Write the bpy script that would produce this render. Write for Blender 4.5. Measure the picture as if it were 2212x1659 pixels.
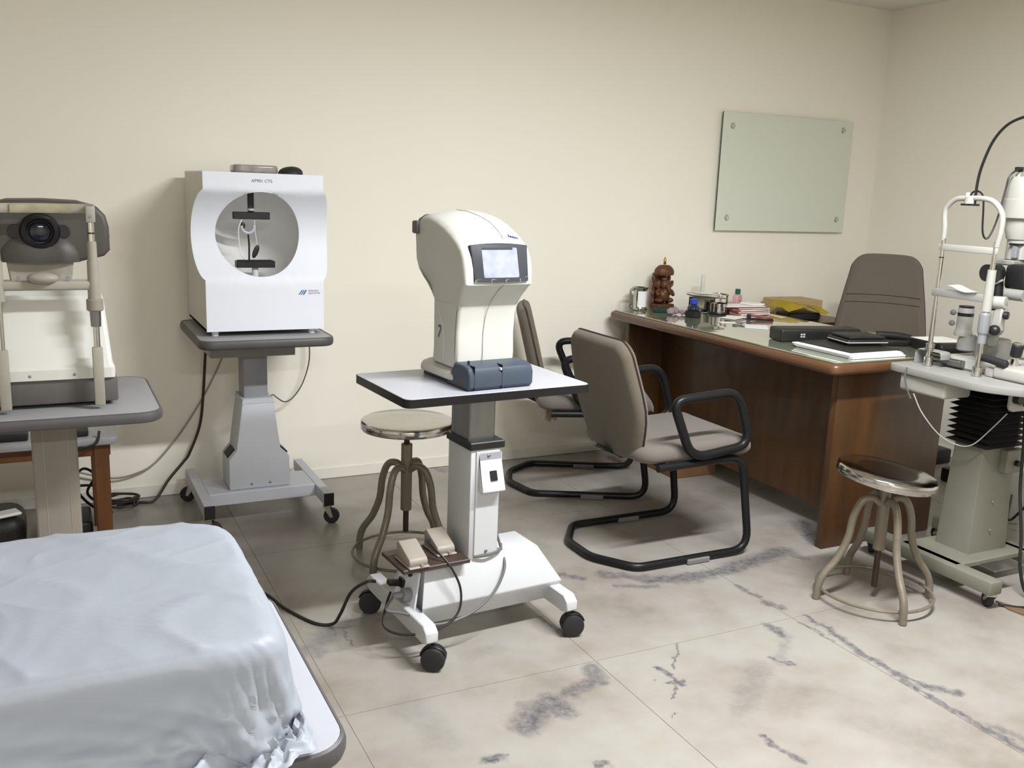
import bpy, bmesh, math, random
from mathutils import Vector as V, Matrix, noise

random.seed(7)
for o in list(bpy.data.objects):
    bpy.data.objects.remove(o)
SC = bpy.context.scene
COL = SC.collection
PI = math.pi
R = math.radians

# ------------------------------------------------------------------ camera
def make_camera():
    yaw, pitch, roll = R(26.666), R(11.737), R(-2.126)
    f = V((math.sin(yaw)*math.cos(pitch), math.cos(yaw)*math.cos(pitch), -math.sin(pitch)))
    r = V((math.cos(yaw), -math.sin(yaw), 0))
    d = f.cross(r)
    c, s = math.cos(roll), math.sin(roll)
    right = c*r + s*d
    down = -s*r + c*d
    m = Matrix((right, -down, -f)).transposed().to_4x4()
    m.translation = V((0, 0, 1.38))
    cd = bpy.data.cameras.new('camera')
    cd.sensor_width = 36
    cd.lens = 2022.8/2212*36
    cd.clip_start = .02
    co = bpy.data.objects.new('camera', cd)
    COL.objects.link(co)
    co.matrix_world = m
    SC.camera = co
make_camera()

# ------------------------------------------------------------------ world, lamps, exposure
wd = bpy.data.worlds.new('world')
SC.world = wd
wd.use_nodes = True
wd.node_tree.nodes['Background'].inputs[0].default_value = (.9, .95, 1, 1)
wd.node_tree.nodes['Background'].inputs[1].default_value = .05

def area_lamp(name, loc, sx, sy, watts, col=(1, 1, 1), rot=(0, 0, 0)):
    l = bpy.data.lights.new(name, 'AREA')
    l.shape = 'RECTANGLE'
    l.size, l.size_y = sx, sy
    l.energy = watts
    l.color = col
    o = bpy.data.objects.new(name, l)
    COL.objects.link(o)
    o.location = loc
    o.rotation_euler = rot
    return o
area_lamp('ceiling_tube_lamp', (1.88, 1.46, 2.41), 1.2, .10, 58, (.95, .975, 1))
area_lamp('ceiling_tube_lamp', (.2, -1.4, 2.41), 1.2, .10, 36, (.95, .975, 1))

SC.view_settings.view_transform = 'Standard'
SC.view_settings.look = 'None'
SC.view_settings.gamma = 1
SC.view_settings.use_curve_mapping = False
SC.view_settings.exposure = 1.2

# ------------------------------------------------------------------ materials
def lin(c):
    return tuple(((x/255)/12.92 if x/255 <= .04045 else ((x/255+.055)/1.055)**2.4) for x in c)

def setin(b, name, val):
    if name in b.inputs:
        b.inputs[name].default_value = val

MATS = {}
def mat(name, rgb, rough=.5, metal=0., var=.06, scale=12., bump=0., bscale=80., spec=.5, coat=0., stretch=None, emit=0., trans=0., alpha=1., sheen=0., ior=1.45):
    m = bpy.data.materials.new(name)
    m.use_nodes = True
    nt = m.node_tree
    b = nt.nodes['Principled BSDF']
    c = lin(rgb)
    tc = nt.nodes.new('ShaderNodeTexCoord')
    src = tc.outputs['Object']
    if stretch:
        mp = nt.nodes.new('ShaderNodeMapping')
        mp.inputs['Scale'].default_value = stretch
        nt.links.new(src, mp.inputs['Vector'])
        src = mp.outputs['Vector']
    nz = nt.nodes.new('ShaderNodeTexNoise')
    nz.inputs['Scale'].default_value = scale
    nz.inputs['Detail'].default_value = 4
    nt.links.new(src, nz.inputs['Vector'])
    rp = nt.nodes.new('ShaderNodeValToRGB')
    rp.color_ramp.elements[0].position = .3
    rp.color_ramp.elements[1].position = .7
    rp.color_ramp.elements[0].color = tuple(max(0, x*(1-var)) for x in c)+(1,)
    rp.color_ramp.elements[1].color = tuple(min(1, x*(1+var)) for x in c)+(1,)
    nt.links.new(nz.outputs['Fac'], rp.inputs['Fac'])
    nt.links.new(rp.outputs['Color'], b.inputs['Base Color'])
    b.inputs['Roughness'].default_value = rough
    b.inputs['Metallic'].default_value = metal
    setin(b, 'Specular IOR Level', spec)
    setin(b, 'Coat Weight', coat)
    setin(b, 'Coat Roughness', .08)
    setin(b, 'Sheen Weight', sheen)
    setin(b, 'Transmission Weight', trans)
    setin(b, 'IOR', ior)
    b.inputs['Alpha'].default_value = alpha
    if emit:
        nt.links.new(rp.outputs['Color'], b.inputs['Emission Color'])
        b.inputs['Emission Strength'].default_value = emit
    if bump:
        n2 = nt.nodes.new('ShaderNodeTexNoise')
        n2.inputs['Scale'].default_value = bscale
        n2.inputs['Detail'].default_value = 3
        nt.links.new(src, n2.inputs['Vector'])
        bp = nt.nodes.new('ShaderNodeBump')
        bp.inputs['Strength'].default_value = bump
        bp.inputs['Distance'].default_value = .004
        nt.links.new(n2.outputs['Fac'], bp.inputs['Height'])
        nt.links.new(bp.outputs['Normal'], b.inputs['Normal'])
    MATS[name] = m
    return m

mat('wall_paint', (242, 237, 224), .75, var=.012, scale=1.2, bump=.08, bscale=160, spec=.25)
mat('ceiling_paint', (236, 232, 222), .85, var=.01, scale=1, spec=.2)
mat('skirting', (236, 231, 220), .6, var=.02)
mat('grout', (150, 140, 124), .9, var=.1)
mat('body_white', (206, 204, 198), .4, var=.01)
mat('white_enamel', (186, 187, 189), .38, var=.01)
mat('white_gloss', (200, 201, 205), .22, var=.008, coat=.3)
mat('cool_white', (222, 225, 233), .58, var=.008, spec=.3)
mat('cream_plastic', (190, 189, 182), .42, var=.012)
mat('ivory_old', (152, 148, 136), .5, var=.07, scale=20)
mat('ivory_stain', (156, 148, 122), .6, var=.22, scale=18)
mat('side_cream', (206, 203, 193), .5, var=.015)
mat('slate_plastic', (60, 68, 79), .42, var=.04, spec=.3)
mat('dark_bezel', (32, 37, 45), .45, var=.04, spec=.15)
mat('grey_plastic', (90, 87, 85), .5, var=.05, bump=.1, bscale=300)
mat('grey_head', (74, 70, 66), .5, var=.05, bump=.1, bscale=300)
mat('grey_laminate', (150, 150, 152), .5, var=.03)
mat('grey_edge', (78, 76, 77), .5, var=.05)
mat('grey_paint', (188, 190, 197), .45, var=.025)
mat('grey_paint_dark', (136, 137, 142), .42, var=.04)
mat('warm_grey_paint', (140, 133, 123), .55, var=.1, scale=9, stretch=(1, 1, .25))
mat('old_grey_paint', (150, 146, 130), .5, var=.07, scale=8)
mat('slit_grey_green', (116, 114, 102), .5, var=.03)
mat('slit_white', (164, 162, 155), .4, var=.015)
mat('slit_table', (136, 135, 131), .45, var=.03)
mat('black_plastic', (24, 24, 25), .42, var=.1)
mat('black_rubber', (32, 32, 33), .6, var=.1)
mat('black_edge', (20, 20, 22), .35, var=.1)
mat('white_laminate', (168, 169, 177), .32, var=.01)
mat('chrome', (205, 203, 198), .16, metal=1, var=.04)
mat('steel', (190, 188, 183), .12, metal=1, var=.05, scale=30)
mat('brushed', (140, 142, 142), .34, metal=1, var=.1, scale=30, stretch=(1, 1, .2))
mat('stool_paint', (122, 114, 100), .38, var=.08, scale=40, metal=.25)
mat('screw_dark', (66, 56, 46), .45, metal=.6, var=.15, bump=.5, bscale=600)
mat('chair_tube', (22, 23, 24), .36, var=.08, spec=.3)
mat('chair_fabric', (100, 93, 82), .9, var=.07, scale=260, bump=.35, bscale=900, spec=.15, sheen=.15)
mat('chair_seat', (108, 101, 95), .9, var=.08, scale=260, bump=.35, bscale=900, spec=.15, sheen=.2)
mat('piping', (46, 28, 24), .6, var=.05)
mat('office_fabric', (106, 98, 88), .9, var=.07, scale=240, bump=.3, bscale=900, spec=.15, sheen=.15)
mat('desk_wood', (72, 46, 21), .42, var=.2, scale=14, stretch=(1.5, 1.5, .22), coat=.15)
mat('desk_edge', (92, 62, 40), .3, var=.12, scale=14, stretch=(1, .15, 1), coat=.3)
mat('desk_top_veneer', (120, 106, 82), .4, var=.12, scale=10, stretch=(4, .3, 1))
mat('carton', (112, 80, 54), .7, var=.08)
mat('table_wood', (98, 60, 30), .5, var=.15, scale=12, stretch=(2, 2, .3))
mat('pine_strip', (108, 86, 62), .6, var=.1)
mat('carved_wood', (88, 52, 26), .42, var=.22, scale=60, bump=.5, bscale=150)
mat('brass', (196, 160, 84), .28, metal=1, var=.05)
mat('pedal', (144, 136, 126), .5, var=.03)
mat('pedal_board', (62, 46, 42), .5, var=.1)
mat('switch_green', (26, 128, 62), .4, var=.05)
mat('cable_black', (26, 24, 24), .45, var=.05)
mat('cable_brown', (50, 38, 32), .45, var=.05)
mat('cable_grey', (92, 91, 90), .5, var=.05)
mat('cable_beige', (150, 142, 128), .5, var=.05)
mat('bowl_grey', (228, 227, 225), .6, var=.02, bump=.1)
mat('print_grey', (108, 106, 110), .7)
mat('print_blue', (36, 66, 146), .6)
mat('print_navy', (64, 62, 128), .6)
mat('print_dim', (150, 148, 150), .7)
mat('lens_blue', (12, 20, 34), .12, coat=.2, var=.2)
mat('yellow_paper', (214, 190, 60), .6, var=.06)
mat('kraft', (182, 158, 112), .7, var=.05)
mat('paper', (236, 233, 228), .7, var=.02)
mat('paper_cool', (228, 228, 230), .6, var=.02)
mat('red_book', (136, 70, 66), .5, var=.12, scale=30)
mat('pink_book', (188, 136, 130), .6, var=.1, scale=30)
mat('pink_liquid', (214, 164, 166), .2, var=.03, coat=.4)
mat('green_cap', (26, 92, 72), .4)
mat('green_box', (34, 58, 46), .5, var=.1)
mat('green_pen', (30, 120, 52), .35)
mat('crystal', (150, 128, 136), .2, var=.2, scale=40, coat=.3)
mat('ink_dark', (24, 34, 52), .15, coat=.5)
mat('blue_cap', (30, 62, 176), .35)
mat('frosted', (226, 226, 220), .3, alpha=.75)
mat('clear_film', (225, 225, 222), .10, alpha=.04, coat=.4)
mat('leather_black', (26, 25, 24), .42, var=.15, bump=.3, bscale=300)
mat('silver_print', (178, 178, 172), .4)
mat('tape_grey', (112, 110, 110), .6)
mat('plastic_pack', (150, 142, 136), .2, var=.2, scale=30, coat=.5)
mat('knob_grey', (128, 129, 132), .45, var=.04)
mat('cloth_scrap', (176, 160, 144), .9, var=.1)
mat('board_edge', (60, 72, 60), .3)
mat('screen_dark', (22, 26, 32), .25)

def board_glass():
    m = mat('board_glass', (214, 219, 205), .06, var=.006, scale=1, coat=.6)
    return m
board_glass()

def desk_glass():
    m = mat('desk_glass', (138, 144, 122), .03, var=.01, scale=2, coat=1)
    b = m.node_tree.nodes['Principled BSDF']
    setin(b, 'Specular IOR Level', .8)
    setin(b, 'IOR', 1.6)
    setin(b, 'Coat IOR', 1.9)
    setin(b, 'Coat Roughness', .02)
desk_glass()

def screen_mat():
    m = bpy.data.materials.new('screen_lit')
    m.use_nodes = True
    nt = m.node_tree
    b = nt.nodes['Principled BSDF']
    tc = nt.nodes.new('ShaderNodeTexCoord')
    nz = nt.nodes.new('ShaderNodeTexNoise')
    nz.inputs['Scale'].default_value = 22
    nt.links.new(tc.outputs['Object'], nz.inputs['Vector'])
    rp = nt.nodes.new('ShaderNodeValToRGB')
    rp.color_ramp.elements[0].position = .35
    rp.color_ramp.elements[0].color = lin((176, 184, 206))+(1,)
    rp.color_ramp.elements[1].position = .6
    rp.color_ramp.elements[1].color = lin((206, 212, 228))+(1,)
    nt.links.new(nz.outputs['Fac'], rp.inputs['Fac'])
    b.inputs['Base Color'].default_value = (.05, .05, .06, 1)
    nt.links.new(rp.outputs['Color'], b.inputs['Emission Color'])
    b.inputs['Emission Strength'].default_value = .5
    b.inputs['Roughness'].default_value = .12
    MATS['screen_lit'] = m
screen_mat()

def cover_mat():
    m = mat('cover_plastic', (150, 155, 164), .5, var=.03, scale=5, bump=.12, bscale=60, spec=.45)
    b = m.node_tree.nodes['Principled BSDF']
    setin(b, 'Subsurface Weight', .15)
    setin(b, 'Subsurface Radius', (.03, .03, .035))
    setin(b, 'Subsurface Scale', .3)
cover_mat()

# marble: veins and grey patches that belong to the stone, placed on the floor plan
PATCH = [  # (x0,y0,x1,y1,radius,strength)
    (1.065, 1.968, 1.182, 2.042, 0.0420, 0.95), (1.182, 2.042, 1.189, 1.988, 0.0400, 0.85), (1.242, 2.056, 1.360, 2.089, 0.0260, 0.75),
    (1.360, 2.089, 1.389, 2.164, 0.0300, 0.80), (1.166, 1.973, 1.212, 1.954, 0.0120, 0.70), (1.032, 1.970, 1.106, 2.061, 0.0200, 0.50),
    (1.606, 2.821, 1.693, 2.733, 0.0180, 0.80), (1.787, 2.741, 1.912, 2.638, 0.0300, 0.75), (1.912, 2.638, 2.083, 2.588, 0.0400, 0.85),
    (2.091, 2.599, 2.260, 2.593, 0.0400, 0.85), (2.271, 2.607, 2.584, 2.675, 0.0450, 0.80), (2.584, 2.675, 2.612, 2.587, 0.0300, 0.60),
    (1.771, 2.636, 1.906, 2.570, 0.0150, 0.60), (2.183, 2.473, 2.196, 2.363, 0.0120, 0.70), (2.185, 2.326, 2.208, 2.269, 0.0180, 0.80),
    (2.244, 2.185, 2.242, 2.076, 0.0080, 0.90), (2.242, 2.076, 2.219, 1.916, 0.0140, 0.85), (2.219, 1.916, 2.214, 1.749, 0.0160, 0.85),
    (2.233, 1.699, 2.296, 1.630, 0.0200, 0.95), (2.221, 1.755, 2.241, 1.689, 0.0100, 0.80), (2.191, 2.151, 2.195, 2.008, 0.0060, 0.70),
    (2.203, 1.740, 2.202, 1.563, 0.0100, 0.80), (2.202, 1.563, 2.211, 1.356, 0.0140, 0.85), (2.239, 1.460, 2.251, 1.384, 0.0200, 0.60),
    (2.072, 2.173, 2.072, 2.103, 0.0220, 0.90), (1.931, 1.996, 1.964, 1.936, 0.0090, 0.90), (2.076, 2.091, 1.931, 1.971, 0.0200, 0.30),
    (1.858, 1.971, 1.651, 1.807, 0.0400, 0.28), (1.708, 2.184, 1.602, 2.047, 0.0040, 0.90), (1.553, 1.981, 1.506, 1.919, 0.0045, 0.80),
    (1.570, 2.084, 1.573, 1.973, 0.0090, 0.95), (1.599, 1.996, 1.536, 1.994, 0.0080, 0.90), (1.516, 2.030, 1.510, 2.027, 0.0040, 0.90),
    (1.467, 1.864, 1.456, 1.851, 0.0030, 0.90), (1.616, 1.676, 1.607, 1.635, 0.0120, 0.95), (1.607, 1.635, 1.634, 1.547, 0.0110, 0.90),
    (0.905, 1.869, 0.949, 1.867, 0.0160, 0.95), (1.148, 1.740, 1.166, 1.737, 0.0120, 0.95), (0.647, 2.575, 0.784, 2.701, 0.0350, 0.50),
    (0.784, 2.701, 0.901, 2.781, 0.0350, 0.55), (0.775, 2.698, 0.768, 2.558, 0.0060, 0.80), (0.667, 2.599, 0.669, 2.551, 0.0300, 0.50),
    (1.405, 2.515, 1.405, 2.374, 0.0160, 0.85), (1.398, 2.471, 1.403, 2.416, 0.0200, 0.60), (2.923, 2.919, 2.767, 2.686, 0.0300, 0.85),
    (2.862, 2.910, 2.828, 2.804, 0.0300, 0.40), (1.693, 4.182, 1.710, 4.126, 0.0200, 0.60), (1.378, 3.704, 1.395, 3.633, 0.0200, 0.50),
    (1.343, 3.311, 1.468, 3.319, 0.0200, 0.20), (1.068, 2.356, 1.183, 2.372, 0.0300, 0.15), (0.814, 2.183, 0.841, 1.982, 0.0500, 0.22),
    (1.900, 1.628, 2.004, 1.489, 0.0500, 0.20),
]
def marble():
    m = bpy.data.materials.new('marble_tile')
    m.use_nodes = True
    nt = m.node_tree
    N = nt.nodes.new
    L = nt.links.new
    b = nt.nodes['Principled BSDF']
    geo = N('ShaderNodeNewGeometry')
    def math_(op, a, c=None, clamp=False):
        n = N('ShaderNodeMath'); n.operation = op; n.use_clamp = clamp
        for i, x in enumerate((a, c)):
            if x is None: continue
            if isinstance(x, (int, float)): n.inputs[i].default_value = x
            else: L(x, n.inputs[i])
        return n.outputs[0]
    def vmath(op, a, c):
        n = N('ShaderNodeVectorMath'); n.operation = op
        for i, x in enumerate((a, c)):
            if isinstance(x, tuple): n.inputs[i].default_value = x
            else: L(x, n.inputs[i])
        return n
    def noise_(scale, detail=4, rough=.6, vec=None):
        n = N('ShaderNodeTexNoise'); n.inputs['Scale'].default_value = scale
        n.inputs['Detail'].default_value = detail; n.inputs['Roughness'].default_value = rough
        L(vec if vec is not None else geo.outputs['Position'], n.inputs['Vector'])
        return n
    wob = noise_(16, 6, .7)
    w1 = vmath('SUBTRACT', wob.outputs['Color'], (.5, .5, .5))
    w2 = vmath('MULTIPLY', w1.outputs[0], (.085, .085, 0))
    pos = vmath('ADD', geo.outputs['Position'], w2.outputs[0]).outputs[0]
    total = None
    for (x0, y0, x1, y1, r, s) in PATCH:
        d = V((x1-x0, y1-y0, 0)); ln = max(d.length, 1e-4)
        rel = vmath('SUBTRACT', pos, (x0, y0, 0)).outputs[0]
        dt = vmath('DOT_PRODUCT', rel, (d.x/ln/ln, d.y/ln/ln, 0)).outputs['Value']
        t = math_('MULTIPLY', dt, 1.0, True)
        sc = N('ShaderNodeVectorMath'); sc.operation = 'SCALE'
        sc.inputs[0].default_value = (d.x, d.y, 0); L(t, sc.inputs['Scale'])
        df = vmath('SUBTRACT', rel, sc.outputs[0]).outputs[0]
        fl = vmath('MULTIPLY', df, (1, 1, 0)).outputs[0]
        lg = N('ShaderNodeVectorMath'); lg.operation = 'LENGTH'; L(fl, lg.inputs[0])
        mr = N('ShaderNodeMapRange'); mr.interpolation_type = 'SMOOTHSTEP'
        L(lg.outputs['Value'], mr.inputs['Value'])
        mr.inputs['From Min'].default_value = r*1.5; mr.inputs['From Max'].default_value = r*.3
        mr.inputs['To Min'].default_value = 0; mr.inputs['To Max'].default_value = s
        total = mr.outputs[0] if total is None else math_('MAXIMUM', total, mr.outputs[0])
    fine = noise_(38, 6, .75)
    mr = N('ShaderNodeMapRange'); L(fine.outputs['Fac'], mr.inputs['Value'])
    mr.inputs['From Min'].default_value = .32; mr.inputs['From Max'].default_value = .62
    mr.inputs['To Min'].default_value = .25; mr.inputs['To Max'].default_value = 1
    vein = math_('MULTIPLY', total, mr.outputs[0])
    # clouds
    cl = noise_(2.6, 6, .6)
    rp = N('ShaderNodeValToRGB')
    e = rp.color_ramp.elements
    e[0].position = .30; e[0].color = lin((125, 119, 108))+(1,)
    e[1].position = .62; e[1].color = lin((153, 149, 142))+(1,)
    x = e.new(.47); x.color = lin((146, 139, 132))+(1,)
    L(cl.outputs['Fac'], rp.inputs['Fac'])
    # warm blotches
    wb = noise_(5.5, 4, .6)
    mr2 = N('ShaderNodeMapRange'); L(wb.outputs['Fac'], mr2.inputs['Value'])
    mr2.inputs['From Min'].default_value = .55; mr2.inputs['From Max'].default_value = .75
    mr2.inputs['To Max'].default_value = .35
    mx0 = N('ShaderNodeMix'); mx0.data_type = 'RGBA'
    L(mr2.outputs[0], mx0.inputs['Factor']); L(rp.outputs['Color'], mx0.inputs['A'])
    mx0.inputs['B'].default_value = lin((143, 134, 114))+(1,)
    mx = N('ShaderNodeMix'); mx.data_type = 'RGBA'
    L(vein, mx.inputs['Factor']); L(mx0.outputs['Result'], mx.inputs['A'])
    mx.inputs['B'].default_value = lin((70, 70, 78))+(1,)
    L(mx.outputs['Result'], b.inputs['Base Color'])
    b.inputs['Roughness'].default_value = .28
    setin(b, 'Specular IOR Level', .35)
    rn = noise_(7, 3, .5)
    mr3 = N('ShaderNodeMapRange'); L(rn.outputs['Fac'], mr3.inputs['Value'])
    mr3.inputs['To Min'].default_value = .20; mr3.inputs['To Max'].default_value = .42
    L(mr3.outputs[0], b.inputs['Roughness'])
    MATS['marble_tile'] = m
marble()

# ------------------------------------------------------------------ mesh helpers
def app(bm, t):
    me = bpy.data.meshes.new('t')
    t.to_mesh(me); t.free()
    bm.from_mesh(me)
    bpy.data.meshes.remove(me)
    return bm

def B(): return bmesh.new()

def xf(bm, m):
    bmesh.ops.transform(bm, matrix=m, verts=bm.verts)
    return bm

def box(bm, x0, x1, y0, y1, z0, z1, bev=0., seg=2, m=None):
    t = B()
    bmesh.ops.create_cube(t, size=1)
    for v in t.verts:
        v.co = V(((x0+x1)/2+v.co.x*(x1-x0), (y0+y1)/2+v.co.y*(y1-y0), (z0+z1)/2+v.co.z*(z1-z0)))
    if bev:
        bmesh.ops.bevel(t, geom=t.edges[:], offset=bev, segments=seg, profile=.5, affect='EDGES')
    if m: xf(t, m)
    return app(bm, t)

def prism(bm, poly, axis, a0, a1, bev=0., seg=2, m=None, side_only=False):
    t = B()
    def p(u, w, a):
        return {'x': V((a, u, w)), 'y': V((u, a, w)), 'z': V((u, w, a))}[axis]
    lo = [t.verts.new(p(u, w, a0)) for u, w in poly]
    hi = [t.verts.new(p(u, w, a1)) for u, w in poly]
    n = len(poly)
    t.faces.new(lo); t.faces.new(hi[::-1])
    for i in range(n):
        t.faces.new((lo[i], hi[i], hi[(i+1) % n], lo[(i+1) % n]))
    bmesh.ops.recalc_face_normals(t, faces=t.faces[:])
    if bev:
        es = t.edges[:]
        if side_only:
            es = [e for e in es if (e.verts[0] in lo) == (e.verts[1] in lo)]
        bmesh.ops.bevel(t, geom=es, offset=bev, segments=seg, profile=.5, affect='EDGES')
    if m: xf(t, m)
    return app(bm, t)

def rrect(x0, x1, y0, y1, r, seg=5):
    pts = []
    for cx, cy, a in ((x1-r, y1-r, 0), (x0+r, y1-r, 90), (x0+r, y0+r, 180), (x1-r, y0+r, 270)):
        for i in range(seg+1):
            t = R(a+90*i/seg)
            pts.append((cx+r*math.cos(t), cy+r*math.sin(t)))
    return pts

def lathe(bm, prof, c=(0, 0, 0), axis='z', n=28, m=None):
    t = B()
    rings = []
    for r, h in prof:
        if r < 1e-6:
            rings.append([t.verts.new(V((0, 0, h)))])
        else:
            rings.append([t.verts.new(V((r*math.cos(2*PI*i/n), r*math.sin(2*PI*i/n), h))) for i in range(n)])
    for a, b in zip(rings, rings[1:]):
        for i in range(n):
            j = (i+1) % n
            if len(a) == 1 and len(b) == 1: continue
            if len(a) == 1: t.faces.new((a[0], b[j], b[i]))
            elif len(b) == 1: t.faces.new((a[i], a[j], b[0]))
            else: t.faces.new((a[i], a[j], b[j], b[i]))
    if len(rings[0]) > 1: t.faces.new(rings[0][::-1])
    if len(rings[-1]) > 1: t.faces.new(rings[-1])
    bmesh.ops.recalc_face_normals(t, faces=t.faces[:])
    if axis == 'x': xf(t, Matrix.Rotation(PI/2, 4, 'Y'))
    elif axis == 'y': xf(t, Matrix.Rotation(-PI/2, 4, 'X'))
    if m: xf(t, m)
    xf(t, Matrix.Translation(c))
    return app(bm, t)

def cyl(bm, a, b, r, r2=None, n=20, bev=0.):
    a, b = V(a), V(b)
    d = b-a
    h = d.length
    r2 = r if r2 is None else r2
    pr = [(r, 0), (r2, h)] if not bev else [(r-bev, 0), (r, bev), (r2, h-bev), (r2-bev, h)]
    q = d.to_track_quat('Z', 'Y').to_matrix().to_4x4()
    return lathe(bm, pr, a, n=n, m=q)

def fillet(pts, rad, seg=6, closed=False):
    pts = [V(p) for p in pts]
    n = len(pts)
    out = []
    for i, p in enumerate(pts):
        if not closed and i in (0, n-1):
            out.append(p); continue
        a, b = pts[i-1], pts[(i+1) % n]
        u, w = (a-p), (b-p)
        rr = rad[i] if isinstance(rad, (list, tuple)) else rad
        rr = min(rr, u.length*.49, w.length*.49)
        p0, p1 = p+u.normalized()*rr, p+w.normalized()*rr
        for k in range(seg+1):
            t = k/seg
            out.append((1-t)**2*p0+2*t*(1-t)*p+t*t*p1)
    return out

def smooth(pts, k=8, closed=False):
    pts = [V(p) for p in pts]
    n = len(pts)
    out = []
    rng = range(n if closed else n-1)
    for i in rng:
        if closed:
            p0, p1, p2, p3 = pts[i-1], pts[i], pts[(i+1) % n], pts[(i+2) % n]
        else:
            p1, p2 = pts[i], pts[i+1]
            p0 = pts[i-1] if i else p1*2-p2
            p3 = pts[i+2] if i+2 < n else p2*2-p1
        for j in range(k):
            t = j/k
            out.append(.5*((2*p1)+(p2-p0)*t+(2*p0-5*p1+4*p2-p3)*t*t+(3*p1-p0-3*p2+p3)*t**3))
    if not closed: out.append(pts[-1])
    return out

def tube(bm, pts, r, n=10, closed=False, flat=None, up=None):
    """sweep; r number or list; flat=(a,b) oval half-sizes with 'up' reference"""
    pts = [V(p) for p in pts]
    N_ = len(pts)
    t = B()
    T = []
    for i in range(N_):
        a = pts[i-1] if (i or closed) else pts[i]
        b = pts[(i+1) % N_] if (i < N_-1 or closed) else pts[i]
        d = (b-a)
        T.append(d.normalized() if d.length > 1e-9 else V((0, 0, 1)))
    ref = V(up) if up else V((0, 0, 1))
    if abs(T[0].dot(ref)) > .95 and not up: ref = V((1, 0, 0))
    nrm = (ref-T[0]*ref.dot(T[0])).normalized()
    rings = []
    for i in range(N_):
        if up:
            q = ref-T[i]*ref.dot(T[i])
            if q.length > .05: nrm = q.normalized()
            else: nrm = (nrm-T[i]*nrm.dot(T[i])).normalized()
        else:
            nrm = (nrm-T[i]*nrm.dot(T[i])).normalized()
        bn = T[i].cross(nrm)
        rr = r[i] if isinstance(r, (list, tuple)) else r
        ra, rb = flat if flat else (rr, rr)
        rings.append([t.verts.new(pts[i]+nrm*ra*math.cos(2*PI*k/n)+bn*rb*math.sin(2*PI*k/n)) for k in range(n)])
    m = N_ if closed else N_-1
    for i in range(m):
        a, b = rings[i], rings[(i+1) % N_]
        for k in range(n):
            t.faces.new((a[k], a[(k+1) % n], b[(k+1) % n], b[k]))
    if not closed:
        t.faces.new(rings[0][::-1]); t.faces.new(rings[-1])
    bmesh.ops.recalc_face_normals(t, faces=t.faces[:])
    return app(bm, t)

def ell(bm, c, rad, u=16, v=10, m=None):
    t = B()
    bmesh.ops.create_uvsphere(t, u_segments=u, v_segments=v, radius=1)
    for q in t.verts:
        q.co = V((q.co.x*rad[0], q.co.y*rad[1], q.co.z*rad[2]))
    if m: xf(t, m)
    xf(t, Matrix.Translation(c))
    return app(bm, t)

def inset_poly(poly, d):
    n = len(poly)
    area = sum(poly[i][0]*poly[(i+1) % n][1]-poly[(i+1) % n][0]*poly[i][1] for i in range(n))
    sg = 1 if area > 0 else -1
    out = []
    for i in range(n):
        a, p, b = V(poly[i-1]), V(poly[i]), V(poly[(i+1) % n])
        e1, e2 = (p-a).normalized(), (b-p).normalized()
        n1, n2 = V((-e1.y, e1.x))*sg, V((-e2.y, e2.x))*sg
        nn = n1+n2
        if nn.length < 1e-6: nn = n1
        nn.normalize()
        k = max(.45, nn.dot(n1))
        q = p+nn*d/k
        out.append((q.x, q.y))
    return out

def pillow(bm, poly, axis, c, half, bev, m=None, seg=5, mid=6):
    """extrude a 2-D outline across `axis` with rounded rims; half = number or function of the 2nd coordinate"""
    t = B()
    hf = half if callable(half) else (lambda w: half)
    rows = []
    lev = []
    for k in range(seg+1):
        a = PI/2*k/seg
        lev.append((1, bev*(1-math.sin(a)), bev*(1-math.cos(a))))  # (side, inset, pull-in)
    seq = [(-1, i, p) for (_, i, p) in lev]+[(s, 0, bev) for s in [(-1+2*j/mid) for j in range(1, mid)]]+[(1, i, p) for (_, i, p) in lev[::-1]]
    for s, ins, pull in seq:
        pl = inset_poly(poly, ins) if ins > 1e-6 else poly
        row = []
        for u, w in pl:
            h = hf(w)
            if abs(s) == 1: a = c+s*(h-pull)
            else: a = c+s*(h-bev)
            row.append(t.verts.new({'x': V((a, u, w)), 'y': V((u, a, w)), 'z': V((u, w, a))}[axis]))
        rows.append(row)
    n = len(poly)
    for a, b in zip(rows, rows[1:]):
        for i in range(n):
            t.faces.new((a[i], a[(i+1) % n], b[(i+1) % n], b[i]))
    f1 = t.faces.new(rows[0]); f2 = t.faces.new(rows[-1][::-1])
    bmesh.ops.triangulate(t, faces=[f1, f2])
    bmesh.ops.recalc_face_normals(t, faces=t.faces[:])
    if m: xf(t, m)
    return app(bm, t)

# ------------------------------------------------------------------ object helpers
RM = {}
def root(name, label, cat, loc=(0, 0, 0), rz=0., group=None):
    o = bpy.data.objects.new(name, None)
    o.empty_display_size = .1
    COL.objects.link(o)
    o.location = loc
    o.rotation_euler = (0, 0, rz)
    o['label'] = label
    o['category'] = cat
    if group: o['group'] = group
    RM[o.name] = (Matrix.Translation(loc) @ Matrix.Rotation(rz, 4, 'Z')).inverted()
    return o

def link_mesh(name, bm, m, sharp=35):
    me = bpy.data.meshes.new(name)
    bm.to_mesh(me); bm.free()
    me.materials.append(MATS[m])
    for p in me.polygons: p.use_smooth = True
    me.set_sharp_from_angle(angle=R(sharp))
    o = bpy.data.objects.new(name, me)
    COL.objects.link(o)
    return o

def part(name, bm, m, parent, label=None, local=False, sharp=35):
    """bm in world coordinates (local=True: in the thing's own)"""
    if not local and parent.name in RM:
        xf(bm, RM[parent.name])
    o = link_mesh(name, bm, m, sharp)
    o.parent = parent
    if parent.name in RM: RM[o.name] = RM[parent.name]
    if label: o['label'] = label
    return o

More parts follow.
